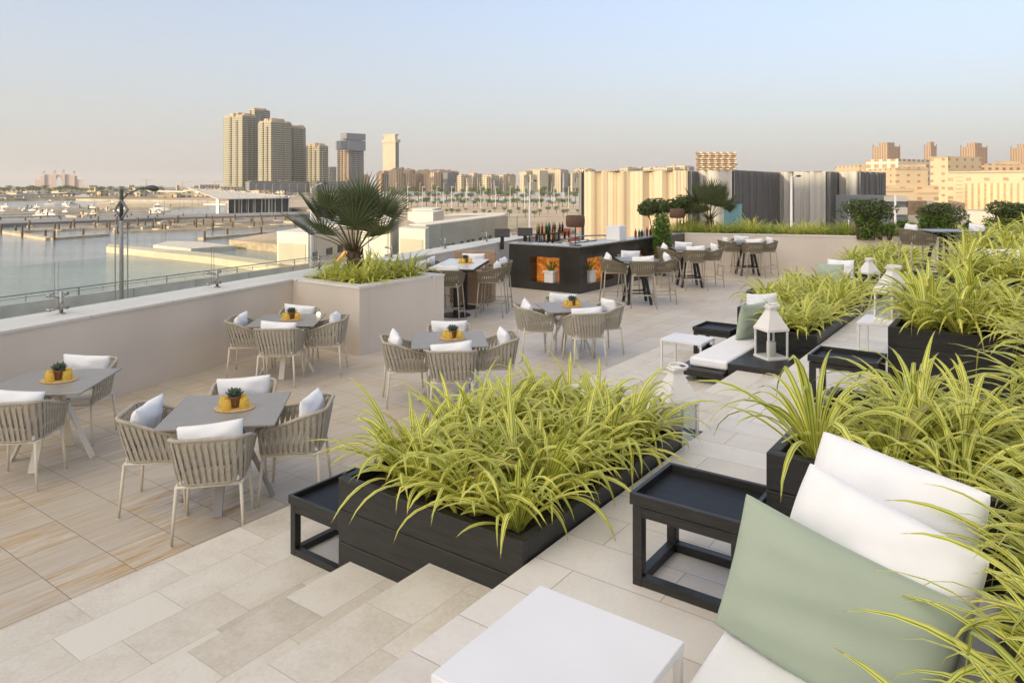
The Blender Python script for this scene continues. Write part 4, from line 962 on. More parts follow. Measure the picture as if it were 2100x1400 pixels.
for k in range(12):
    i = br_.randrange(5); bk[i].put((bx - .45 + br_.uniform(-.06, .06), 19.0 + k * .17, bz + .036), 0, '%s bottle standing on the far part of the bar top' % cn[i], '%s bottles on the bar top' % cn[i], scale=(1, 1, br_.uniform(.6, .9)))
fruit = pm('orange_fruit', (.60, .22, .05), .5, .2, 10)
for k in range(7):
    mb = MB(); mb.lathe([(0, 0)] + [(.045 * math.sin(math.pi * q / 8), .045 - .045 * math.cos(math.pi * q / 8)) for q in range(1, 8)] + [(0, .09)], 12)
    tag(mb.build('orange', fruit, smooth=True, loc=(bx - .2 + br_.uniform(-.1, .1), 20.1 + k * .1, bz + .037)), 'orange fruit lying on the far part of the bar top', 'fruit', 'oranges on the bar')
for k, (x, y) in enumerate(((-11.85, 15.95), (-11.6, 16.7))):
    t = thing('sales_screen', '%s black tilted till screen behind the near end of the bar' % ('left' if k == 0 else 'right'), 'screen', (x, y, PT - .2), TH)
    mb = MB(); mb.box((0, 0, .45), (.42, .03, .26), rot=Matrix.Rotation(R(-35), 3, 'X')); mb.build('screen', M['blackmetal'], t, bevel=.004)
    mb = MB(); mb.box((0, .06, .2), (.1, .1, .4)); mb.build('stand', M['blackmetal'], t)
t = thing('work_counter', 'steel work counter with a curved rail behind the bar', 'counter', (-10.7, 18.3, 0))
mb = MB(); mb.box((0, 0, .45), (.7, 4.6, .9)); mb.build('cabinet', M['barblack'], t)
mb = MB(); mb.box((0, 0, .915), (.74, 4.64, .03)); mb.build('worktop', M['steel'], t)
mb = MB(); mb.tube([(.3 - .25 * math.sin(math.pi * k / 14) , -2.2 + 4.4 * k / 14, 1.02 + .12 * math.sin(math.pi * k / 14)) for k in range(15)], .02, 8); mb.build('rail', M['steel'], t, smooth=True)
for k in range(5):
    mb = MB(); mb.lathe([(.0, 0), (.2, 0), (.22, .06), (.21, .06), (.19, .01), (0, .01)], 4, sq=True)
    tag(mb.build('glass_rack', M['steel'], loc=(-10.75, 16.9 + k * .5, .935), bevel=.004), 'shallow steel rack on the work counter behind the bar', 'rack', 'steel racks behind the bar')
# warm bulb beside the corner dining table (a small table light on the floor by the planter)
mb = MB(); mb.lathe([(0, 0), (.02, .004), (.028, .02), (.02, .038), (0, .042)], 12)
tag(mb.build('candle_light', M['bulb'], smooth=True, loc=(-8.34, 6.78, .741)), 'tiny glowing candle light on the far corner of the dining table by the palm planter', 'light')
# ------------------------------------------------------------------ land and water
WZ, GZ = -9.0, -7.6
mb = MB(); mb.box((-3000, 4500, WZ - .5), (19900, 19900, 1)); struct('water', mb, M['water'])
def ground(name, pts, z, m, label=None, t=2.0, kind='structure', cat=None):
    mb = MB(); mb.prism([bg_xy(px, d) for px, d in pts], WZ - t * 0 - .4, z); o = mb.build(name, m)
    tag(o, label, cat, None, kind); return o
def yd(y, z): return F * (CAMZ - z) / (y - HZ)                # distance at which height z meets image row y
# promenade below the terrace and its wall with railing
def lw(y, o): q = Vector(pp(y, o, 0)[:2]); return (q.x, q.y)
PRM = -6.5
mb = MB(); mb.prism([lw(-30, .75), lw(27, .75), lw(110, 3), lw(110, 20), lw(-30, 38)], WZ - .4, PRM); 
A = Vector(bg_xy(0, yd(628, -5.6))); B_ = Vector(bg_xy(600, yd(545, -5.6))); ud = (B_ - A).normalized(); un = Vector((-ud.y, ud.x))
mb = MB(); q0 = A - ud * 40; q1 = B_ + ud * 30
mb.prism([tuple(q0 + un * .3), tuple(q1 + un * .3), lw(75, -3), lw(-30, .75)], WZ - .4, PRM); struct('promenade', mb, M['asphalt'])
fw = thing('promenade_wall', 'low pale concrete wall along the promenade below the terrace', 'wall', (A.x, A.y, PRM))
mb = MB(); mb.prism([tuple(q0), tuple(q1), tuple(q1 + un * .35), tuple(q0 + un * .35)], PRM, -5.6); rel(mb.build('wall', M['concrete']), fw)
mb = MB(); L = (q1 - q0).length
for k in range(int(L / 6)): c_ = q0 + ud * (k * 6 + 2); mb.box((c_.x - un.x * .01, c_.y - un.y * .01, (PRM - 5.6) / 2), (.04, .04, .88), math.atan2(ud.y, ud.x))
rel(mb.build('joint_cover', M['galv']), fw)
rl = thing('promenade_railing', 'grey metal railing on top of the promenade wall', 'railing', (A.x, A.y, -5.6))
mb = MB(); a3 = lambda q, z: (q.x + un.x * .2, q.y + un.y * .2, z)
mb.tube([a3(q0, -5.02), a3(q1, -5.02)], .05, 6); mb.tube([a3(q0, -5.25), a3(q1, -5.25)], .022, 5); rel(mb.build('rail', M['galv']), rl)
for k in range(int(L / 1.9)):
    c_ = q0 + ud * k * 1.9; mb = MB(); mb.box((c_.x + un.x * .2, c_.y + un.y * .2, -5.32), (.05 if k % 4 else .12, .05, .58 if k % 4 == 0 else .4), math.atan2(ud.y, ud.x))
    if (c_ - A).length < 62: rel(mb.build('post', M['galv']), rl)
# reclaimed land to the right and beyond
land = [(570, yd(541, GZ)), (640, yd(520, GZ)), (560, yd(500, GZ)), (470, yd(492, GZ)), (560, yd(476, GZ)), (700, yd(462, GZ)), (820, yd(440, GZ)), (600, yd(428, GZ)), (500, 480), (-100, 700), (-400, 1300), (-900, 9000), (3600, 9000), (3400, 40), (1500, 28), (1150, 26), (1000, 36), (800, 50), (640, 60)]
ground('land', land, GZ, M['sand'])
ground('far_shore', [(-600, 1250), (330, 1250), (700, 1500), (2600, 1500), (3000, 9500), (-900, 9500)], GZ + .8, M['farland'])
# canal with embankments right of the palm
for (ya, yb) in ((407.5, 412.5), (393.5, 398.5)):
    ground('canal_water', [(790, yd(yb, GZ + .06)), (1192, yd(yb, GZ + .06)), (1250, yd(ya, GZ + .06)), (770, yd(ya, GZ + .06))], GZ + .06, pm('pale_canal_water', (.34, .42, .50), .25, .05, .05))
# jetties
ground('stone_jetty', [(218, yd(506, -8.0)), (420, yd(526, -8.0)), (585, yd(548, -8.0)), (640, yd(546, -8.0)), (440, yd(519, -8.0)), (222, yd(500.5, -8.0))], -8.0, M['quay'], 'long golden stone jetty pointing into the harbour', kind=None, cat='jetty')
ground('floating_pier', [(314, yd(503, -8.4)), (392, yd(511, -8.4)), (484, yd(505, -8.4)), (400, yd(496, -8.4)), (345, yd(495, -8.4))], -8.3, M['concrete'], 'small pale concrete pier beyond the golden jetty', kind=None, cat='pier')
ground('breakwater', [(-60, yd(461, -7.9)), (330, yd(447, -7.9)), (640, yd(439, -7.9)), (640, yd(433.5, -7.9)), (330, yd(441, -7.9)), (-60, yd(453, -7.9))], -7.9, M['greyband'], 'long grey breakwater quay across the marina', kind=None, cat='breakwater')
ground('sheet_pile_quay', [(200, yd(419, -6.8)), (430, yd(417, -6.8)), (430, yd(413, -6.8)), (200, yd(414, -6.8))], -6.8, M['quay'], 'golden ribbed quay wall behind the yachts', kind=None, cat='quay')
# docks: walkway with fingers and piles
def dock(pts, w_, label, group='floating docks of the marina', fingers=0, fl=9, side=1, pstep=9):
    P = [Vector(bg_xy(px, yd(y, WZ + .5))) for px, y in pts]; t = thing('floating_dock', label, 'dock', (P[0].x, P[0].y, WZ), 0, group)
    mb = MB()
    for a, b in zip(P, P[1:]):
        d = (b - a).normalized(); n_ = Vector((-d.y, d.x)) * w_ / 2; mb.prism([tuple(a - n_), tuple(b - n_), tuple(b + n_), tuple(a + n_)], WZ - .2, WZ + .5)
        if fingers:
            L = (b - a).length
            for k in range(int(L / fingers) + 1):
                c_ = a + d * k * fingers; e = c_ + Vector((-d.y, d.x)) * side * fl; m_ = d * .6; mb.prism([tuple(c_ - m_), tuple(e - m_), tuple(e + m_), tuple(c_ + m_)], WZ - .2, WZ + .48)
    rel(mb.build('walkway', M['pontoon']), t)
    for a, b in zip(P, P[1:]):
        d = (b - a).normalized(); L = (b - a).length; n_ = Vector((-d.y, d.x)) * (w_ / 2 + .2); st = max(pstep, L / 24)
        for k in range(int(L / st) + 1):
            c_ = a + d * min(L, k * st) + n_ * (1 if k % 2 else -1); mb = MB(); mb.tube([(c_.x, c_.y, WZ - .5), (c_.x, c_.y, WZ + 1.9)], .28, 6); rel(mb.build('pile', M['pile']), t)
dock([(-60, 463), (103, 487.5), (219, 479)], 1.8, 'nearest timber dock with its corner pointing towards us at the left')
dock([(30, 473), (280, 463.5), (600, 452)], 1.6, 'second floating dock behind the nearest one', fingers=22, fl=7, side=-1)
dock([(150, 467), (400, 457.5), (610, 449.5)], 1.4, 'third floating dock in front of the grey breakwater', fingers=26, fl=6, side=-1)
dock([(60, 470.5), (250, 466)], 1.4, 'short floating dock between the nearest two', fingers=14, fl=4, side=1)
dock([(330, 470), (620, 459.5)], 1.4, 'floating dock with many fingers in front of the pavilion', fingers=16, fl=6, side=1)
dock([(240, 452.5), (600, 444.5)], 1.4, 'floating dock just before the breakwater under the pavilion', fingers=20, fl=6, side=1)
dock([(-20, 458.5), (200, 451.8), (420, 445.5)], 1.4, 'floating dock hugging the grey breakwater')
for k, y in enumerate((446, 440, 434.5, 430, 426.5)):
    dock([(-60, y), (170 + 25 * k, y - 6 + k * .6), (330 + 20 * k, y - 9 + k)], 1.6, 'floating dock beyond the breakwater, %s row from the front' % ('first', 'second', 'third', 'fourth', 'fifth')[k], fingers=30 + 8 * k, fl=14, side=-1, pstep=24)
for k in range(7):
    y = 474 - k * 4.1; x0_ = (240, 120, 260, 60, 200, 0, 120)[k]; dock([(x0_, y), (x0_ + 330 - 12 * k, y - 10 + k * .6)], 1.1, 'slender timber dock with short fingers, %s from the front between the main docks' % ('first', 'second', 'third', 'fourth', 'fifth', 'sixth', 'seventh')[k], fingers=11 + k * 2, fl=4.5, side=-1 if k % 2 else 1, pstep=11)
ground('scrub_shore', [(-300, yd(409, GZ + .05)), (330, yd(407, GZ + .05)), (640, yd(401, GZ + .05)), (700, yd(391, GZ + .05)), (-400, yd(392, GZ + .05))], GZ + .05, M['farland'])
hs_m = [M['hotelrow2'], M['tanb'], M['indwhite'], M['hotelrow']]; hr_ = random.Random(77)
for k in range(64):
    px = hr_.uniform(-10, 620) if k < 40 else hr_.uniform(800, 1185); y = hr_.uniform(393, 406) if k < 40 else hr_.uniform(388.5, 392); dd = yd(y, GZ); x, yy = bg_xy(px, dd); h_ = hr_.uniform(3, 8) * dd / 1100; w__ = hr_.uniform(8, 26) * dd / 1000; mb = MB(); mb.prism([(-w__ / 2, -w__ * .3), (w__ / 2, -w__ * .3), (w__ / 2, w__ * .3), (-w__ / 2, w__ * .3)], 0, h_); mb.box((w__ * .1, 0, h_ + .4), (w__ * .4, w__ * .3, .8))
    i = hr_.randrange(4); o = mb.build('low_house', hs_m[i], loc=(x, yy, GZ)); o.rotation_euler.z = TH + hr_.uniform(-.6, .6); tag(o, 'tiny low pale building scattered on the flat shore on the horizon', 'house', 'tiny buildings scattered along the far shore')
dock([(412, 487), (560, 474)], 1.6, 'short dock behind the small pale pier')
# boats
def boat(px, y, L, label, rz=0, fly=True, group=None):
    x, yy = bg_xy(px, yd(y, WZ)); t = thing('yacht', label, 'boat', (x, yy, WZ), TH + rz, group); mb = MB()
    sec = ((-.5, .8, .13), (-.2, .95, .14), (.15, .9, .15), (.38, .5, .17), (.5, .03, .2)); vs = []
    for sx, ww, hh in sec: vs += [(sx * L, -ww * L * .14, hh * L), (sx * L, -ww * L * .09, -.02 * L), (sx * L, ww * L * .09, -.02 * L), (sx * L, ww * L * .14, hh * L)]
    fs = [(i * 4 + j, i * 4 + (j + 1) % 4, i * 4 + 4 + (j + 1) % 4, i * 4 + 4 + j) for i in range(4) for j in range(4)] + [(0, 1, 2, 3)]
    mb.add(vs, fs); mb.build('hull', M['boat'], t)
    mb = MB(); mb.box((-.08 * L, 0, .19 * L), (.5 * L, .2 * L, .1 * L)); mb.box((-.14 * L, 0, .3 * L), (.3 * L, .17 * L, .03 * L)); mb.box((-.14 * L, 0, .36 * L), (.1 * L, .02 * L, .1 * L)); mb.build('cabin', M['boat'], t)
    mb = MB(); mb.box((-.07 * L, 0, .205 * L), (.46 * L, .205 * L, .04 * L)); mb.box((-.14 * L, 0, .265 * L), (.25 * L, .15 * L, .045 * L)); mb.build('window', M['boatwin'], t)
    return t
boat(107, 421, 8.5, 'white motor yacht at the left, beyond the docks', .4)
boat(236, 427, 9.5, 'white motor yacht beside the left street lamp', .3)
boat(329, 432, 9, 'white motor yacht right of the left street lamp', .2)
bb = boat(20, 438, 4.2, 'x', .5, group='small boats moored in the marina'); BOAT = Kind(bb)
brr = random.Random(4)
for k in range(30):
    px = brr.uniform(-5, 330); y = brr.uniform(421, 447) - px * .012; x, yy = bg_xy(px, yd(y, WZ)); BOAT.put((x, yy, WZ), brr.choice((.3, 3.4, 1.8)) + brr.uniform(-.3, .3), 'small white boat moored among the far docks', 'small boats moored in the marina', scale=[brr.uniform(.7, 1.5)] * 3)
# masts and light poles of the marina
mb = MB(); mb.tube([(0, 0, 0), (0, 0, 11)], [.12, .06], 5); o = mb.build('flag_mast', M['galv']); tag(o, 'x', 'mast'); MAST = Kind(o)
for k in range(26):
    px = brr.uniform(0, 620); y = brr.uniform(424, 452); x, yy = bg_xy(px, yd(y, WZ)); MAST.put((x, yy, WZ + .4), 0, 'thin mast standing in the marina', 'masts in the marina', scale=(1, 1, brr.uniform(.5, 1.0)))

# ------------------------------------------------------------------ street lamps
def mast_lamp(name, px, d, ybase_z, ytop, label, col, rr=.1, arm=None, head=.5):
    x, y = bg_xy(px, d); zt = zy(ytop, d); t = thing(name, label, 'street lamp', (x, y, ybase_z), TH)
    mb = MB(); mb.tube([(0, 0, 0), (0, 0, zt - ybase_z)], [rr, rr * .7], 10); mb.build('pole', col, t, smooth=True)
    if arm:
        mb = MB(); n = 8; mb.tube([(arm * (k / n), 0, zt - ybase_z + head * math.sin(k / n * math.pi / 2) - head * .2) for k in range(n + 1)], rr * .45, 6); mb.build('arm', col, t, smooth=True)
        mb = MB(); hz_ = zt - ybase_z + head * .78; mb.lathe([(0, .1)] + [(rr * 2.2 * math.sin(math.pi * q / 6), .1 - .2 * q / 6) for q in range(1, 6)] + [(0, -.1)], 12, (arm + .1, 0, hz_)); mb.build('lamp_head', M['darkpole'], t, smooth=True)
    return t
# the big lamp at the left with its diamond ornament and side bars
d = 38.0; x, y = bg_xy(249, d); base = PRM; zt = zy(390, d)
t = thing('street_lamp', 'tall grey street lamp with a diamond ornament in front of the marina', 'street lamp', (x, y, base), TH)
mb = MB(); mb.tube([(0, 0, 0), (0, 0, zt - base)], [.13, .085], 12); mb.build('pole', M['galv'], t, smooth=True)
mb = MB(); mb.tube([(0, 0, zt - base - 1.6), (0, 0, zt - base + .05)], [.095, .095], 12); mb.build('pole_sleeve', M['darkpole'], t, smooth=True)
zc = zy(430, d) - base
mb = MB()
for yy in (-.06, .06):
    mb.tube([(0, yy, zc + .52), (.33, yy, zc), (0, yy, zc - .52), (-.33, yy, zc), (0, yy, zc + .52)], .045, 6)
mb.tube([(.05, 0, zc - .45), (-.25, 0, zc - .9)], .035, 6); mb.tube([(-.05, 0, zc + .45), (-.5, 0, zc + .95)], .02, 6)
mb.build('diamond_ornament', M['galv'], t)
mb = MB(); mb.tube([(0, 0, zt - base - .55), (.35, 0, zt - base - .2), (.85, 0, zt - base + .04), (1.35, 0, zt - base + .12)], .032, 8); mb.build('arm', M['darkpole'], t, smooth=True)
mb = MB(); mb.tube([(1.2, 0, zt - base + .12), (1.4, 0, zt - base + .12), (1.65, 0, zt - base + .1), (1.88, 0, zt - base + .06), (1.98, 0, zt - base + .03)], [.04, .12, .17, .14, .03], 12); mb.build('lamp_head', M['darkpole'], t, smooth=True)
z1 = zy(470, d) - base; mb = MB()
for sx in (-.33, .33): mb.tube([(sx, 0, 0), (sx, 0, z1)], .03, 6)
mb.tube([(-.33, 0, z1 - .47), (.33, 0, z1 - .47)], .022, 6); mb.build('side_bars', M['galv'], t)
mast_lamp('street_lamp', 638, 62, GZ, 384, 'white curved arm street lamp rising behind the palm', M['whitewarm'], .12, 1.1, .45)
mast_lamp('street_lamp', 1086, 66, GZ, 374, 'slim pale street lamp behind the parapet left of the bar', M['whitewarm'], .09, .4, .2)
mast_lamp('street_lamp', 1197, 60, GZ, 350, 'slim dark pole against the left edge of the ribbed building', M['darkpole'], .07)
mast_lamp('street_lamp', 1623, 62, GZ, 363, 'pale lamp post in front of the ribbed building', M['whitewarm'], .13, .5, .1)
mast_lamp('street_lamp', 1741, 62, GZ, 412, 'short pale post among the end wall shrubs, left of the flat topped tree', M['whitewarm'], .1)
mast_lamp('street_lamp', 1836, 62, GZ, 400, 'pale post right of the flat topped tree', M['whitewarm'], .12)
mast_lamp('street_lamp', 755, 70, GZ, 430, 'short pale post among the sheds right of the palm', M['whitewarm'], .12)
x, y = bg_xy(900, 300); mb = MB(); mb.tube([(0, 0, 0), (0, 0, 10)], [.11, .07], 5); mb.box((.5, 0, 9.9), (1.3, .2, .1)); o = mb.build('street_light', M['whitewarm']); tag(o, 'x', 'street light'); SL = Kind(o)
for k in range(12):
    x, y = bg_xy(836 + k * 30, 330); SL.put((x, y, GZ), TH, 'thin white street light in the near row along the sandy road', 'street lights along the sandy road')
for k in range(16):
    x, y = bg_xy(812 + k * 24.5, 520); SL.put((x, y, GZ), TH, 'thin white street light in the far row beside the canal', 'street lights beside the canal', scale=(1, 1, 1.25))
for k in range(12):
    x, y = bg_xy(440 + k * 17, 640); SL.put((x, y, GZ), TH, 'thin white street light below the tower cluster', 'street lights below the towers', scale=(1, 1, 1.2))
# roadside trees: near band of bushes and two rows
tr = random.Random(21)
def lowtree(seed, n, pal=False):
    t = thing('street_tree', 'x', 'tree'); mb = MB(); mb.tube([(0, 0, 0), (0, 0, 2.4)], [.2, .12], 6); mb.build('trunk', M['bark'], t); r = random.Random(seed); mb = MB()
    for k in range(7): a = r.uniform(0, 6.28); leafcloud(mb, (math.cos(a) * 1.0, math.sin(a) * 1.0, 3.2 + r.uniform(-.5, .7)), (1.0, 1.0, .9), n // 7, .34, r)
    mb.build('crown', M['treeleaf'], t); return Kind(t)
LT = [lowtree(1, 260), lowtree(2, 260)]
def row(n, px0, px1, y, label, group, s=1.0, dy=.8):
    for k in range(n):
        px = px0 + (px1 - px0) * (k + .5) / n + tr.uniform(-.3, .3) * (px1 - px0) / n; x, yy = bg_xy(px, yd(y + tr.uniform(-dy, dy), GZ)); q = s * tr.uniform(.8, 1.2)
        LT[k % 2].put((x, yy, GZ), tr.uniform(0, 6), label, group, scale=(q, q, q))
row(34, 830, 1180, 424, 'low bushy tree in the near green row beyond the sheds', 'trees in the near green row', .85, 1.2)
row(22, 800, 1190, 413, 'tree in the middle row along the canal', 'trees in the middle row along the canal', 1.5, .3)
row(20, 800, 1190, 402.5, 'tree in the far row along the canal', 'trees in the far row along the canal', 2.1, .3)
row(24, 830, 1190, 441, 'scrubby bush on the building land beyond the parapet', 'bushes on the building land', .5, 6)
row(46, -5, 620, 400, 'small bushy tree on the scrubby shore behind the marina', 'trees on the scrubby shore', .9, 5)
row(30, -5, 330, 398, 'distant tree on the shore behind the marina', 'trees on the far left shore', 2.2, 2)

# ------------------------------------------------------------------ buildings
def foot(L, Cx, Rr, d, k=.78):
    a = bg_xy(Cx, d); b = bg_xy(L, d + (Cx - L) / F * d * k); c = bg_xy(Rr, d + (Rr - Cx) / F * d * k)
    e = (b[0] + c[0] - a[0], b[1] + c[1] - a[1]); return [b, a, c, e]
def scalep(poly, s):
    cx = sum(p[0] for p in poly) / len(poly); cy = sum(p[1] for p in poly) / len(poly); return [(cx + (x - cx) * s, cy + (y - cy) * s) for x, y in poly]
def tower(name, label, L, Cx, Rr, yt, d, mats, fl=3.6, crown=None, zb=GZ, slabs=True, group=None, split=None, cat='building', band=None):
    poly = foot(L, Cx, Rr, d); zt = zy(yt, d); a = poly[1]; t = thing(name, label, cat, (a[0], a[1], zb), 0, group)
    mb = MB(); n = len(poly); mb.prism(poly, zb, zt, 1, True)
    for i in range(len(mb.f)):
        pass
    o = mb.build('wall', [M[mats[0]], M[mats[1]]])
    # sun and shade sides are coloured in: left faces first material, right faces second
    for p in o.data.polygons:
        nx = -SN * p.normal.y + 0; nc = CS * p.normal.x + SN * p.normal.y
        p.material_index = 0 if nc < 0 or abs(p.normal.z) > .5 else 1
    rel(o, t)
    if slabs and zt > 30:
        for (pa, pb, fr_) in ((poly[1], poly[0], (.3, .62)), (poly[1], poly[2], (.35, .7))):
            pa, pb = Vector(pa), Vector(pb); u = (pb - pa); n_ = Vector((u.y, -u.x)).normalized(); n_ = n_ if n_.dot(-pa) > 0 else -n_
            for q in fr_:
                a0, a1 = pa + u * (q - .05), pa + u * (q + .05); mb = MB()
                mb.prism([tuple(a0 - n_ * .5), tuple(a1 - n_ * .5), tuple(a1 + n_ * 1.6), tuple(a0 + n_ * 1.6)], zb, zt - (fl * 2 if q < .5 else 0)); rel(mb.build('balcony_stack', M['balc']), t)
    if slabs:
        nfl = int((zt - zb) / fl); step = 1; mb = MB(); po = scalep(poly, 1.012)
        for k in range(1, nfl + 1): mb.prism(po, zb + k * fl - .28, zb + k * fl + .28)
        rel(mb.build('floor_slabs', M['slab']), t)
    if crown:
        r = random.Random(int(L)); mb = MB(); h = (zt - zb)
        for k in range(7):
            u, v = r.uniform(.12, .82), r.uniform(.12, .82); b_, a_, c__, e_ = poly
            x = a_[0] + (b_[0] - a_[0]) * u + (c__[0] - a_[0]) * v; y = a_[1] + (b_[1] - a_[1]) * u + (c__[1] - a_[1]) * v
            mb.box((x, y, zt + crown * .25), (crown * 1.2, crown * 1.0, crown * r.uniform(.4, 1.0)), TH + .7)
        mb.prism(scalep(poly, .93), zt, zt + crown * .25); rel(mb.build('roof_structure', M['crownc']), t)
    return t
D = 1200
tower('residential_tower', 'leftmost tower of the tall green glass cluster, coloured sunlit cream on its left', 458, 497, 527, 238, D, ('towerwarm', 'towerglass'), crown=9)
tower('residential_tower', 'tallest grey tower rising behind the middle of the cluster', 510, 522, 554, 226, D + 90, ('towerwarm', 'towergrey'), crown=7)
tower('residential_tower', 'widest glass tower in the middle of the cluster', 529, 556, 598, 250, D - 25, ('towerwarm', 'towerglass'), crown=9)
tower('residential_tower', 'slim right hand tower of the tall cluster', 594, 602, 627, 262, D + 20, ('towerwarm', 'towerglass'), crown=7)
tower('residential_tower', 'lower separate glass tower just right of the cluster', 627, 655, 673, 300, D, ('towerwarm', 'towerglass'), crown=8)
tower('podium_building', 'grey glass podium building at the foot of the tower cluster', 503, 512, 634, 372, D - 60, ('towergrey', 'towergrey'), crown=2)
tower('podium_building', 'long grey parking podium right of the tower cluster', 640, 650, 742, 372, D - 10, ('towergrey', 'towergrey'))
# tower with dark cantilevered top
t = tower('unfinished_tower', 'ochre framed tower with dark grey overhanging boxes at its top', 692, 716, 746, 296, 1300, ('towerbrick', 'towergrey'))
mb = MB(); p_ = foot(688, 716, 750, 1290); mb.prism(foot(688, 700, 712, 1280), zy(308, 1300), zy(290, 1300)); mb.prism(foot(708, 716, 750, 1285), zy(309, 1300), zy(289, 1300)); rel(mb.build('overhang_box', M['greyclad']), t)
mb = MB(); mb.prism(foot(706, 712, 746, 1300), zy(289, 1300), zy(287.5, 1300)); mb.prism(foot(698, 711, 750, 1285), zy(287.5, 1300), zy(274, 1300)); rel(mb.build('top_box', M['greyclad']), t)
t = tower('slab_tower', 'pale beige tower with a flared crown standing alone', 785, 811, 818, 292, 1500, ('beigetower', 'towergrey'), slabs=False)
mb = MB(); mb.prism(foot(783, 811, 821, 1498), zy(292, 1500), zy(286, 1500)); mb.prism(foot(788, 810, 815, 1500), zy(286, 1500), zy(277.5, 1500)); mb.prism(foot(785, 811, 818, 1498), zy(277.5, 1500), zy(275, 1500)); rel(mb.build('flared_crown', M['beigetower']), t)
tower('office_block', 'small bluish block between the towers', 673, 676, 690, 342, 1900, ('towergrey', 'towergrey'))
# hotel row
HR = [(728, 735, 758, 362, 1500, 'hotelrow'), (772, 783, 806, 355, 1450, 'hotelrow'), (797, 842, 852, 349, 1400, 'hotelrow'), (850, 874, 884, 352, 1450, 'hotelrow'), (868, 899, 941, 352, 1380, 'hotelrow'), (937, 950, 968, 361, 1350, 'hotelrow2'), (961, 972, 989, 359, 1400, 'hotelrow2'), (988, 1008, 1024, 361, 1350, 'hotelrow2'), (1022, 1034, 1058, 361, 1380, 'hotelrow2'), (1064, 1080, 1100, 354, 1300, 'hotelrow2'), (1082, 1150, 1166, 350, 1310, 'hotelrow2'), (1166, 1176, 1192, 356, 1320, 'hotelrow2'), (1178, 1200, 1222, 350, 1400, 'hotelrow2'), (1222, 1262, 1275, 352, 1500, 'hotelrow2'), (1270, 1300, 1330, 347, 1450, 'hotelrow2'), (1318, 1368, 1380, 345, 1400, 'hotelrow2'), (1366, 1405, 1424, 343, 1420, 'hotelrow2')]
names = ['first', 'second', 'third', 'fourth', 'fifth', 'sixth', 'seventh', 'eighth', 'ninth', 'tenth', 'eleventh', 'twelfth', 'thirteenth', 'fourteenth', 'fifteenth', 'sixteenth', 'seventeenth']
for k, (a, b, c__, yt, dd, m_) in enumerate(HR):
    if k > 4 and k % 2 == 0: yt -= 1.5
    tw = tower('hotel_block', '%s block from the left in the low sand coloured row on the horizon' % names[k], a, b, c__, yt, dd, (m_, m_), crown=7 if k < 5 else 5, slabs=True)
    po_ = foot(a + (c__ - a) * .12, a + (c__ - a) * .3, a + (c__ - a) * .5, dd - 14); mb = MB(); mb.prism(po_, GZ, zy(yt + 5 - (k % 3) * 3.2, dd)); rel(mb.build('wing', M['towerbrick' if k < 5 and k % 2 else m_]), tw)
    po_ = foot(b + (c__ - b) * .2, b + (c__ - b) * .45, c__ - 1, dd - 8); mb = MB(); mb.prism(po_, GZ, zy(yt + 2 + (k % 4) * 2.4, dd)); rel(mb.build('wing', M['towergrey' if k % 3 == 1 else m_]), tw)
for a, c__, yt in ((806, 812, 345), (822, 828, 343), (834, 841, 345)):
    tower('rooftop_turret', 'small turret above the sand coloured row, at about a third of its length' if a == 822 else ('left roof turret of the sand coloured row' if a < 822 else 'right roof turret of the sand coloured row'), a, (a + c__) / 2, c__, yt, 1410, ('hotelrow', 'hotelrow'), slabs=False, zb=zy(352, 1410), cat='turret')
# blocky white building
t = thing('stacked_building', 'pale block shaped building of irregular stacked floors above the ribbed facade', 'building', (*bg_xy(1467, 640), GZ)); r = random.Random(3)
for k in range(11):
    y0_ = 356 - k * 4.1; mb = MB(); j = r.uniform(-3, 3); o_ = 2 if k % 2 else 0
    mb.prism([bg_xy(1427 + r.uniform(-1, 4), 640 - o_), bg_xy(1509 + j, 640 - o_), bg_xy(1509 + j, 690), bg_xy(1430, 690)], zy(y0_, 640), zy(y0_ - 3.2, 640)); rel(mb.build('floor_block', M['framew']), t)
mb = MB(); mb.prism([bg_xy(1431, 642), bg_xy(1504, 642), bg_xy(1504, 685), bg_xy(1431, 685)], GZ, zy(315, 640)); rel(mb.build('recessed_wall', M['darkwin']), t)
# far left domed resort with an arch
d = 3800; t = thing('resort_hotel', 'hazy symmetrical resort hotel with a central arch on the left horizon', 'building', (*bg_xy(121, d), GZ))
def sil(px0, px1, yt, yb=381, dd=0, nm='wing'): mb = MB(); mb.prism([bg_xy(px0, d - dd), bg_xy(px1, d - dd), bg_xy(px1, d + 60), bg_xy(px0, d + 60)], zy(yb + 4, d) if yb > 380 else zy(yb, d), zy(yt, d)); rel(mb.build(nm, M['haze_hotel']), t)
for a, b, yt in ((72, 84, 368), (84, 92, 360), (92, 109, 358), (133, 148, 358), (148, 158, 361), (158, 171, 368)): sil(a, b, yt, dd=(abs(121 - (a + b) / 2)) * .0)
for a, b, yt in ((88, 91, 355), (109, 115, 353), (127, 133, 352), (150, 153, 355)): sil(a, b, yt, dd=12, nm='tower')
mb = MB(); pts = [(109, 353), (133, 353), (133, 381)] ; n = 10
vs = []
def apx(px, y, dd): x, yy = bg_xy(px, dd); return (x, yy, zy(y, d))
top_, arc = [], []
for k in range(n + 1):
    u = k / n; px = 115 + 12 * u; arc.append((px, 372 - 10 * math.sin(math.pi * u) ** .7)); top_.append((px, 359.5 - 1.5 * math.sin(math.pi * u)))
for dd in (d - 5, d + 60): vs += [apx(*p, dd) for p in top_] + [apx(*p, dd) for p in arc]
fs = []; m_ = n + 1
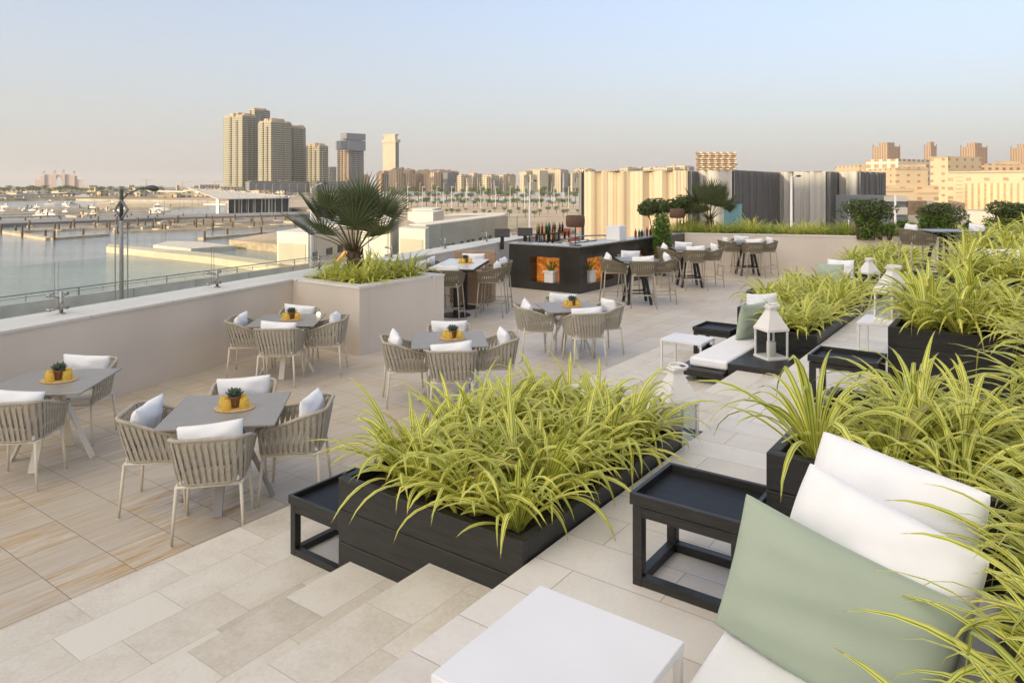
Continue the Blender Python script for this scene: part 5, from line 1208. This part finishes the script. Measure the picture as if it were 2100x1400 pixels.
for k in range(n): fs += [(m_ + k, m_ + k + 1, k + 1, k), (2 * m_ + k, 2 * m_ + k + 1, 3 * m_ + k + 1, 3 * m_ + k), (k, k + 1, 2 * m_ + k + 1, 2 * m_ + k), (3 * m_ + k, 3 * m_ + k + 1, m_ + k + 1, m_ + k)]
mb.add(vs, fs, 0, [[(1, 1)] * 4] * len(fs)); rel(mb.build('arch', M['haze_hotel']), t)
for a, b in ((109, 115.2), (126.8, 133)): sil(a, b, 360, dd=5, nm='arch_pier')
for px, yt in ((90, 350.5), (112, 350), (130, 348), (151.5, 351)):
    x, y = bg_xy(px, d - 5); mb = MB(); mb.lathe([(7, 0), (6, 5), (0, 13)], 10, (x, y, zy(yt + 4, d))); rel(mb.build('dome', M['haze_hotel']), t)
# elevated road on the left
t = thing('viaduct', 'long pale elevated road sweeping across the far left', 'bridge', (*bg_xy(150, 900), GZ))
for k, (p, q) in enumerate((((-60, 402), (120, 396)), ((120, 396), (300, 390)), ((300, 390), (470, 394.5)))):
    mb = MB(); d0, d1 = (520, 700) if k == 0 else ((700, 900) if k == 1 else (900, 640)); a = bg_xy(p[0], d0); b = bg_xy(q[0], d1); za, zb_ = zy(p[1], d0), zy(q[1], d1)
    mb.add([(*a, za - 1.6), (*b, zb_ - 1.6), (*b, zb_), (*a, za), (a[0] - 5, a[1] + 8, za - 1.6), (b[0] - 5, b[1] + 8, zb_ - 1.6), (b[0] - 5, b[1] + 8, zb_), (a[0] - 5, a[1] + 8, za)], [(0, 1, 2, 3), (5, 4, 7, 6), (3, 2, 6, 7), (1, 0, 4, 5), (0, 3, 7, 4), (2, 1, 5, 6)]); rel(mb.build('deck', M['concrete']), t)
    for j in range(5):
        u = (j + .5) / 5; x = a[0] + (b[0] - a[0]) * u - 2; y = a[1] + (b[1] - a[1]) * u + 3; z = za + (zb_ - za) * u - 1.6; mb = MB(); mb.box((x, y, (z + GZ) / 2), (1.6, 1.6, z - GZ), TH); rel(mb.build('pier', M['concrete']), t)
# low far buildings left
for k, (a, b, yt, dd) in enumerate(((395, 407, 380.5, 1100), (360, 368, 380, 1300), (407, 450, 379, 1150), (450, 500, 383, 1000), (262, 276, 379.5, 2000), (180, 200, 380, 2200))):
    tower('low_building', '%s low tan building on the far shore left of the towers' % names[k], a, a + 3, b, yt, dd, ('hotelrow2', 'hotelrow2'), slabs=False)
# tower cranes
for k, (px, yt, dd) in enumerate(((374, 372, 1500), (300, 369, 1800), (440, 373, 1500))):
    x, y = bg_xy(px, dd); t = thing('tower_crane', 'tiny %s crane on the left horizon' % ('middle', 'left', 'right')[k], 'crane', (x, y, GZ), TH); h = zy(yt, dd) - GZ
    mb = MB(); mb.box((0, 0, h / 2), (1.5, 1.5, h)); mb.build('mast', M['crownc'], t); mb = MB(); mb.box((5, 0, h), (26, 1.2, 1.2)); mb.build('jib', M['crownc'], t)
# marina pavilion with spiked roof
d = 300; t = thing('marina_pavilion', 'long glazed marina pavilion under a white spiky cantilever roof', 'building', (*bg_xy(520, d), GZ), 0)
g0, g1 = 468, 592
mb = MB(); mb.prism([bg_xy(g0, 300), bg_xy(g1, 318), bg_xy(g1, 345), bg_xy(g0, 330)], WZ, zy(403, 305)); rel(mb.build('glass_wall', M['darkwin']), t)
for k in range(10):
    u = k / 9; px = g0 + (g1 - g0) * u; dd = 299.5 + 18 * u; x, y = bg_xy(px, dd); z1 = zy(402, dd); mb = MB(); mb.box((x, y, (WZ + z1) / 2), (.35, .35, z1 - WZ), TH); rel(mb.build('column', M['whitewarm']), t)
def roofpt(px, y, dd): x, yy = bg_xy(px, dd); return (x, yy, zy(y, dd))
mb = MB(); vs = [roofpt(382, 383, 300), roofpt(448, 408, 292), roofpt(600, 405, 312), roofpt(615, 402.5, 345), roofpt(480, 396, 335), roofpt(420, 388, 320)]
mb.add(vs + [(a, b, c - .35) for a, b, c in vs], [(0, 1, 2, 3, 4, 5), (11, 10, 9, 8, 7, 6)] + [(i, (i + 1) % 6, 6 + (i + 1) % 6, 6 + i) for i in range(6)]); rel(mb.build('roof', M['concrete']), t)
for k in range(22):
    u = k / 21; px = 402 + 175 * u; y0_ = 395 + 8 * u; mb = MB(); L = 1 - u * .75
    p0 = roofpt(px, y0_ + 4 * (1 - u), 300 + 14 * u); p1 = roofpt(px + 12 * L + 12, y0_ - 12 * L + 2, 302 + 14 * u); mb.tube([p0, p1], [.22, .1], 4); rel(mb.build('roof_fin', M['whitewarm']), t)
mb = MB(); x, y = bg_xy(447, 293); mb.box((x, y, (WZ + zy(408, 293)) / 2), (1.2, 1.2, zy(408, 293) - WZ), TH); x, y = bg_xy(442, 293); mb.box((x, y, zy(419.5, 293)), (9, 2, .5), TH); rel(mb.build('entrance_canopy', M['whitewarm']), t)

# ribbed museum-like building
t = thing('ribbed_building', 'long low building with folded ribbed cladding, coloured cream for sun and charcoal for shade', 'building', (*bg_xy(1400, 112), GZ))
MZ = 4.95
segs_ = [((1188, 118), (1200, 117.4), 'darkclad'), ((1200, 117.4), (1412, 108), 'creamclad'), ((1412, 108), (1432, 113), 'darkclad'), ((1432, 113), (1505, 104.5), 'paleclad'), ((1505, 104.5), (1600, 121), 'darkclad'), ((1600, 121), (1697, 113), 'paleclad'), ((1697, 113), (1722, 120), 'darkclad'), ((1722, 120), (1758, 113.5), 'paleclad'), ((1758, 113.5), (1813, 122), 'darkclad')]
foot_ = [bg_xy(*segs_[0][0])] + [bg_xy(*s_[1]) for s_ in segs_] + [bg_xy(1800, 150), bg_xy(1190, 150)]
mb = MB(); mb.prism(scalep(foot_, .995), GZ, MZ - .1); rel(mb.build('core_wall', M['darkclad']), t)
rr_ = random.Random(14)
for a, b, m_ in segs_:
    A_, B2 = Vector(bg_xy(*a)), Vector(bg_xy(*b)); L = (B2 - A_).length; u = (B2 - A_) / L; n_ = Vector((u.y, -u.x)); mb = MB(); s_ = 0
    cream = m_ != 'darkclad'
    if cream:
        n = max(8, int(L / .22)); vs = []; fs = []; ph_ = rr_.uniform(0, 6)
        for k in range(n + 1):
            q = L * k / n; am = .45 * (math.sin(q * 2.1 + ph_) + .5 * math.sin(q * 3.7 + 1.3 * ph_)) + .55 + (.06 if k % 2 else 0); e = A_ + u * q + n_ * am
            vs += [(e.x, e.y, GZ), (e.x, e.y, MZ)]
            if k: j = 2 * k; fs.append((j - 2, j, j + 1, j - 1))
        o = len(vs); vs += [(A_.x, A_.y, MZ), (B2.x, B2.y, MZ)]
        for k in range(n): fs.append((2 * k + 1, 2 * k + 3, o + 1 if k >= n / 2 else o))
        fs.append((2 * (n // 2 + n % 2) + 1, o + 1, o)); mb.add(vs, fs)
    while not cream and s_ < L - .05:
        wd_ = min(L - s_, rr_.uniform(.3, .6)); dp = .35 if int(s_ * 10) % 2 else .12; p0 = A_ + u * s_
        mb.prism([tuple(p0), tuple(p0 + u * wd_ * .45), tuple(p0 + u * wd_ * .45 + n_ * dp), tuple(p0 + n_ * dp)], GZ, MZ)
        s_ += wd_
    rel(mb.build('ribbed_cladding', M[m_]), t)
mb = MB(); mb.prism([bg_xy(1485, 104), bg_xy(1522, 103.5), bg_xy(1522, 106), bg_xy(1485, 106)], GZ, zy(418, 104)); rel(mb.build('entrance_glazing', M['glassclad']), t)
mb = MB(); mb.prism([bg_xy(1335, 120), bg_xy(1366, 120), bg_xy(1366, 125), bg_xy(1335, 125)], MZ - .2, zy(349, 120)); mb.prism([bg_xy(1270, 125), bg_xy(1284, 125), bg_xy(1284, 130), bg_xy(1270, 130)], MZ - .2, zy(350, 125)); rel(mb.build('roof_plant', M['indgrey']), t)

# sheds beyond the parapet
def shed(label, pts, yt_d, m, parts=(), roofm=None, name='shed_building'):
    P = [bg_xy(*p) for p in pts]; zt = zy(*yt_d); t = thing(name, label, 'building', (P[0][0], P[0][1], GZ)); mb = MB(); mb.prism(P, GZ, zt); rel(mb.build('wall', M[m]), t)
    mb = MB(); mb.prism(scalep(P, 1.01), zt, zt + .15); rel(mb.build('roof_edge', M[roofm or m]), t); return t
def rect(p, q, dep):
    a, b = Vector(bg_xy(*p)), Vector(bg_xy(*q)); u = (b - a).normalized(); n_ = Vector((-u.y, u.x)); 
    vc = Vector(cw(0, 1)); n_ = n_ if n_.dot(vc) > 0 else -n_; return a, b, b + n_ * dep, a + n_ * dep
def shed2(label, p, q, dep, yt, m, wins=0, wy=(0, 0), band=None, ww=.5):
    a, b, c__, e = rect(p, q, dep); zt = zy(yt, p[1]); t = thing('shed_building', label, 'building', (a.x, a.y, GZ)); mb = MB(); mb.prism([tuple(v) for v in (a, b, c__, e)], GZ, zt); rel(mb.build('wall', M[m]), t)
    mb = MB(); mb.prism(scalep([tuple(v) for v in (a, b, c__, e)], 1.012), zt, zt + .18); rel(mb.build('roof_edge', M['indwhite']), t)
    u = (b - a).normalized(); n_ = Vector((u.y, -u.x)); n_ = n_ if n_.dot(Vector(cw(0, 1))) < 0 else -n_; L = (b - a).length
    if band: mb = MB(); z1 = zy(band, p[1]); c_ = (a + b) / 2 + n_ * .03; mb.box((c_.x, c_.y, (GZ + z1) / 2), (L * .86, .08, z1 - GZ), math.atan2(u.y, u.x)); rel(mb.build('lower_panel', M['indgrey']), t)
    for k in range(wins):
        c_ = a + u * L * (k + .5 + (.18 if k % 3 else -.1)) / wins + n_ * .04; z0_, z1_ = wy; mb = MB(); mb.box((c_.x, c_.y, (z0_ + z1_) / 2), (L / wins * ww, .1, z1_ - z0_), math.atan2(u.y, u.x)); rel(mb.build('window', M['darkwin']), t)
    return t
def shed3(label, l, c_, r_, yt, m, wins=0, wy=(0, 0), band=None, ww=.5):
    b, a, c2 = Vector(bg_xy(*l)), Vector(bg_xy(*c_)), Vector(bg_xy(*r_)); e = b + c2 - a; zt = zy(yt, c_[1]); t = thing('shed_building', label, 'building', (a.x, a.y, GZ)); P = [tuple(v) for v in (b, a, c2, e)]
    mb = MB(); mb.prism(P, GZ, zt); rel(mb.build('wall', M[m]), t); mb = MB(); mb.prism(scalep(P, 1.01), zt, zt + .15); rel(mb.build('roof_edge', M['indwhite']), t)
    if band:
        u = (a - b).normalized(); n_ = Vector((u.y, -u.x)); n_ = n_ if n_.dot(Vector(cw(0, 1))) < 0 else -n_; q = (a + b) / 2 + n_ * .03; z1 = zy(band, c_[1]); mb = MB(); mb.box((q.x, q.y, (GZ + z1) / 2), ((a - b).length * .86, .1, z1 - GZ), math.atan2(u.y, u.x)); rel(mb.build('lower_panel', M['indgrey']), t)
    u = (c2 - a).normalized(); n_ = Vector((u.y, -u.x)); n_ = n_ if n_.dot(Vector(cw(0, 1)) * -1 + Vector((0, 0))) > 0 or n_.dot(-a) > 0 else -n_; n_ = n_ if n_.dot(-a) > 0 else -n_; L = (c2 - a).length
    for k in range(wins):
        q = a + u * L * (k + .5 + (.18 if k % 3 else -.1)) / wins + n_ * .04; z0_, z1_ = wy; mb = MB(); mb.box((q.x, q.y, (z0_ + z1_) / 2), (L / wins * ww, .1, z1_ - z0_), math.atan2(u.y, u.x)); rel(mb.build('window', M['darkwin']), t)
    return t
shed3('white low shed with a beige lower panel left of the palm', (568, 95), (632, 92), (724, 112), 480, 'indwhite', 4, (-7, -6), band=501)
shed3('white block behind the palm leaves on the right', (738, 108), (800, 104), (818, 118), 451, 'indwhite')
shed3('narrow white block right of the palm trunk', (741, 82), (800, 80), (818, 88), 459, 'indwhite')
shed3('low sunlit shed in front of the long beige building', (818, 79), (872, 76), (880, 80), 473, 'indwhite', band=492)
shed3('sunlit upper block above the low shed right of the palm', (836, 112), (888, 110), (910, 118), 437, 'indwhite')
shed3('long beige industrial building with a row of small dark windows', (839, 84), (874, 82), (1041, 112), 464, 'indgrey', 13, (-5.6, -4.5), ww=.42)
shed3('white roof block on top of the long beige building', (846, 126), (887, 124), (905, 135), 431, 'indwhite')
shed3('long white roofed shed behind the beige building', (905, 150), (1030, 158), (1042, 170), 441, 'indwhite')
# construction clutter: excavator and skips
x, y = bg_xy(664, 74); t = thing('excavator', 'orange excavator arm working beside the sheds behind the palm planter', 'excavator', (x, y, GZ), TH)
org = pm('orange_machine_paint', (.62, .30, .06), .5, .1, 3)
mb = MB(); mb.box((0, 0, 1.3), (2.4, 1.8, 1.4)); mb.build('cab', org, t, bevel=.1); mb = MB(); mb.box((0, -.9, .35), (2.8, .5, .7)); mb.box((0, .9, .35), (2.8, .5, .7)); mb.build('track', M['darkpole'], t, bevel=.15)
mb = MB(); mb.tube([(.8, 0, 1.6), (2.2, 0, 3.4), (3.6, 0, 3.0)], .22, 6); mb.tube([(3.6, 0, 3.0), (4.2, 0, 1.4)], .16, 6); mb.build('arm', org, t)
mb = MB(); mb.box((4.2, 0, 1.1), (.7, .9, .6)); mb.build('bucket', M['pile'], t, bevel=.05)
sk_r = random.Random(30); skm = [pm('faded_red_skip', (.40, .10, .06), .7, .15, 2), M['indwhite'], pm('rusty_skip', (.28, .15, .08), .8, .2, 2), M['greyclad']]
for k in range(26):
    px = sk_r.uniform(1045, 1190) if k % 3 else sk_r.uniform(620, 800); dd = sk_r.uniform(85, 170) if k % 3 else sk_r.uniform(76, 88); x, y = bg_xy(px, dd); s_ = sk_r.uniform(.6, 1.6)
    mb = MB(); mb.box((0, 0, .5 * s_), (2.2 * s_, 1.2 * s_, s_)); mb.box((0, 0, s_ + .04), (2.3 * s_, 1.3 * s_, .09)); i = sk_r.randrange(4)
    o = mb.build('container', skm[i], loc=(x, y, GZ)); o.rotation_euler.z = sk_r.uniform(0, 3); tag(o, '%s container on the building land beyond the parapet' % ('red', 'white', 'rusty', 'grey')[i], 'container', '%s containers on the building land' % ('red', 'white', 'rusty', 'grey')[i])

# right hand buildings
def block(name, label, a, b, yt, yb, d0, m, dep=40, d1=None, extra=None):
    A_, B2 = bg_xy(a, d0), bg_xy(b, d1 or d0); u = (Vector(B2) - Vector(A_)).normalized(); n_ = Vector((-u.y, u.x)) * dep
    t = thing(name, label, 'building', (*A_, GZ)); mb = MB(); mb.prism([A_, B2, (B2[0] + n_.x, B2[1] + n_.y), (A_[0] + n_.x, A_[1] + n_.y)], GZ, zy(yt, d0)); rel(mb.build('wall', M[m]), t)
    if extra:
        for (ea, eb, ey0, ey1, nm, em) in extra:
            mb = MB(); f0 = (ea - a) / (b - a); f1 = (eb - a) / (b - a); da = d0 + ((d1 or d0) - d0) * f0; db = d0 + ((d1 or d0) - d0) * f1
            PA, PB = Vector(bg_xy(ea, da)), Vector(bg_xy(eb, db)); nn = Vector((u.y, -u.x)) * .5; mb.prism([tuple(PA + nn), tuple(PB + nn), tuple(PB - nn * .5), tuple(PA - nn * .5)], zy(ey1, (da + db) / 2), zy(ey0, (da + db) / 2)); rel(mb.build(nm, M[em]), t)
    return t
for a, b, yt, lb in ((1789, 1846, 300, 'leftmost'), (1895, 1921, 299, 'narrow second'), (1969, 2025, 301, 'third'), (2072, 2130, 303, 'rightmost')):
    t = tower('ribbed_brown_tower', lb + ' brown ribbed tower on the right skyline', a, a + (b - a) * .55, b, yt, 1500, ('browntower', 'browntower'), slabs=False, crown=None)
    mb = MB(); mb.prism(foot(a + (b - a) * .25, a + (b - a) * .55, b - (b - a) * .2, 1500), zy(yt, 1500), zy(yt - 8, 1500)); rel(mb.build('roof_crown', M['browntower']), t)
    for q in (a + .5, b - 2): mb = MB(); mb.prism(foot(q, q + 1, q + 2, 1499), zy(yt + 2, 1500), zy(yt - 3, 1500)); rel(mb.build('corner_fin', M['browntower']), t)
block('apartment_building', 'white framed building with rows of openings at the right', 1776, 1842, 328, 385, 520, 'framew', 60, 500)
block('apartment_building', 'narrow tan block left of the white framed building', 1761, 1778, 338, 370, 560, 'tanb', 40)
block('apartment_building', 'wide plain tan building right of the white framed one', 1838, 1903, 344, 385, 480, 'tanb', 50, extra=[(1838, 1903, 346, 348, 'cornice', 'slab'), (1842, 1898, 337, 343, 'rooftop_structure', 'crownc')])
block('apartment_building', 'tan tower block with paired windows near the right', 1908, 1944, 322, 400, 430, 'tanb', 30, 420, extra=[(1905, 1946, 321, 323, 'cornice', 'slab')])
block('apartment_building', 'tan building behind the big slatted one with stepped roofs', 1940, 2110, 336, 370, 560, 'hotelrow', 60, extra=[(1960, 2000, 330, 338, 'rooftop_structure', 'crownc'), (2040, 2090, 331, 338, 'rooftop_structure', 'crownc')])
ex = [(1945, 2200, 352, 354, 'cornice', 'slab'), (2045, 2066, 362, 369, 'opening', 'darkwin'), (2072, 2110, 362, 369, 'opening', 'darkwin')] + [(1961, 1975, 362 + k * 8, 363.6 + k * 8, 'opening', 'crownc') for k in range(6)]
block('slatted_building', 'large tan building with vertical slats at the right edge', 1944, 2200, 352, 425, 330, 'tanb', 60, 300, ex)
block('slatted_screen_wall', 'slatted facade screen of the large tan building at the right edge', 1979, 2200, 376, 420, 318, 'slatb', 3, 290)
block('low_building', 'low brown terraced building below the tan blocks', 1812, 1925, 380, 425, 300, 'tanb', 40, extra=[(1815, 1870, 386, 393, 'opening', 'crownc'), (1880, 1925, 388, 396, 'opening', 'crownc')])
block('low_building', 'small pale blue roofed building beside the ribbed facade', 1812, 1858, 402, 470, 95, 'greyclad', 14, extra=[(1813, 1857, 402, 413, 'fascia', 'indwhite'), (1813, 1857, 425, 440, 'fascia', 'indwhite')])
block('low_building', 'low bright sunlit building at the foot of the slatted one', 1962, 2040, 434, 460, 150, 'indwhite', 20)
block('low_building', 'low pale building between the flat crowned trees', 1862, 1925, 412, 470, 140, 'framew', 20)
# unseen hotel, sited and shaped to shade the terrace and the ribbed building
t = thing('hotel_building', 'large beige hotel block shading the terrace from behind, outside the picture', 'building', (-40, -150, GZ))
mb = MB(); mb.prism([(-60, -165), (30, -165), (30, -145), (-60, -145)], GZ, 46); mb.prism([(-104, -168), (-60.1, -168), (-60.1, -150), (-104, -150)], GZ, 68.5); rel(mb.build('wall', M['hotelrow2']), t)

# desert haze: one closed box of even thin air round the whole scene
m, t_, b_ = newmat('haze_air'); t_.nodes.remove(b_)
pv = t_.nodes.new('ShaderNodeVolumePrincipled'); pv.inputs['Color'].default_value = (.86, .84, .84, 1); pv.inputs['Density'].default_value = HAZE; pv.inputs['Anisotropy'].default_value = .2
t_.links.new(pv.outputs[0], t_.nodes['Material Output'].inputs['Volume'])
mb = MB(); mb.box((-3000, 4500, 95), (22000, 22000, 222)); tag(mb.build('haze', m), 'thin warm haze in the air over the harbour', 'haze', kind='stuff')
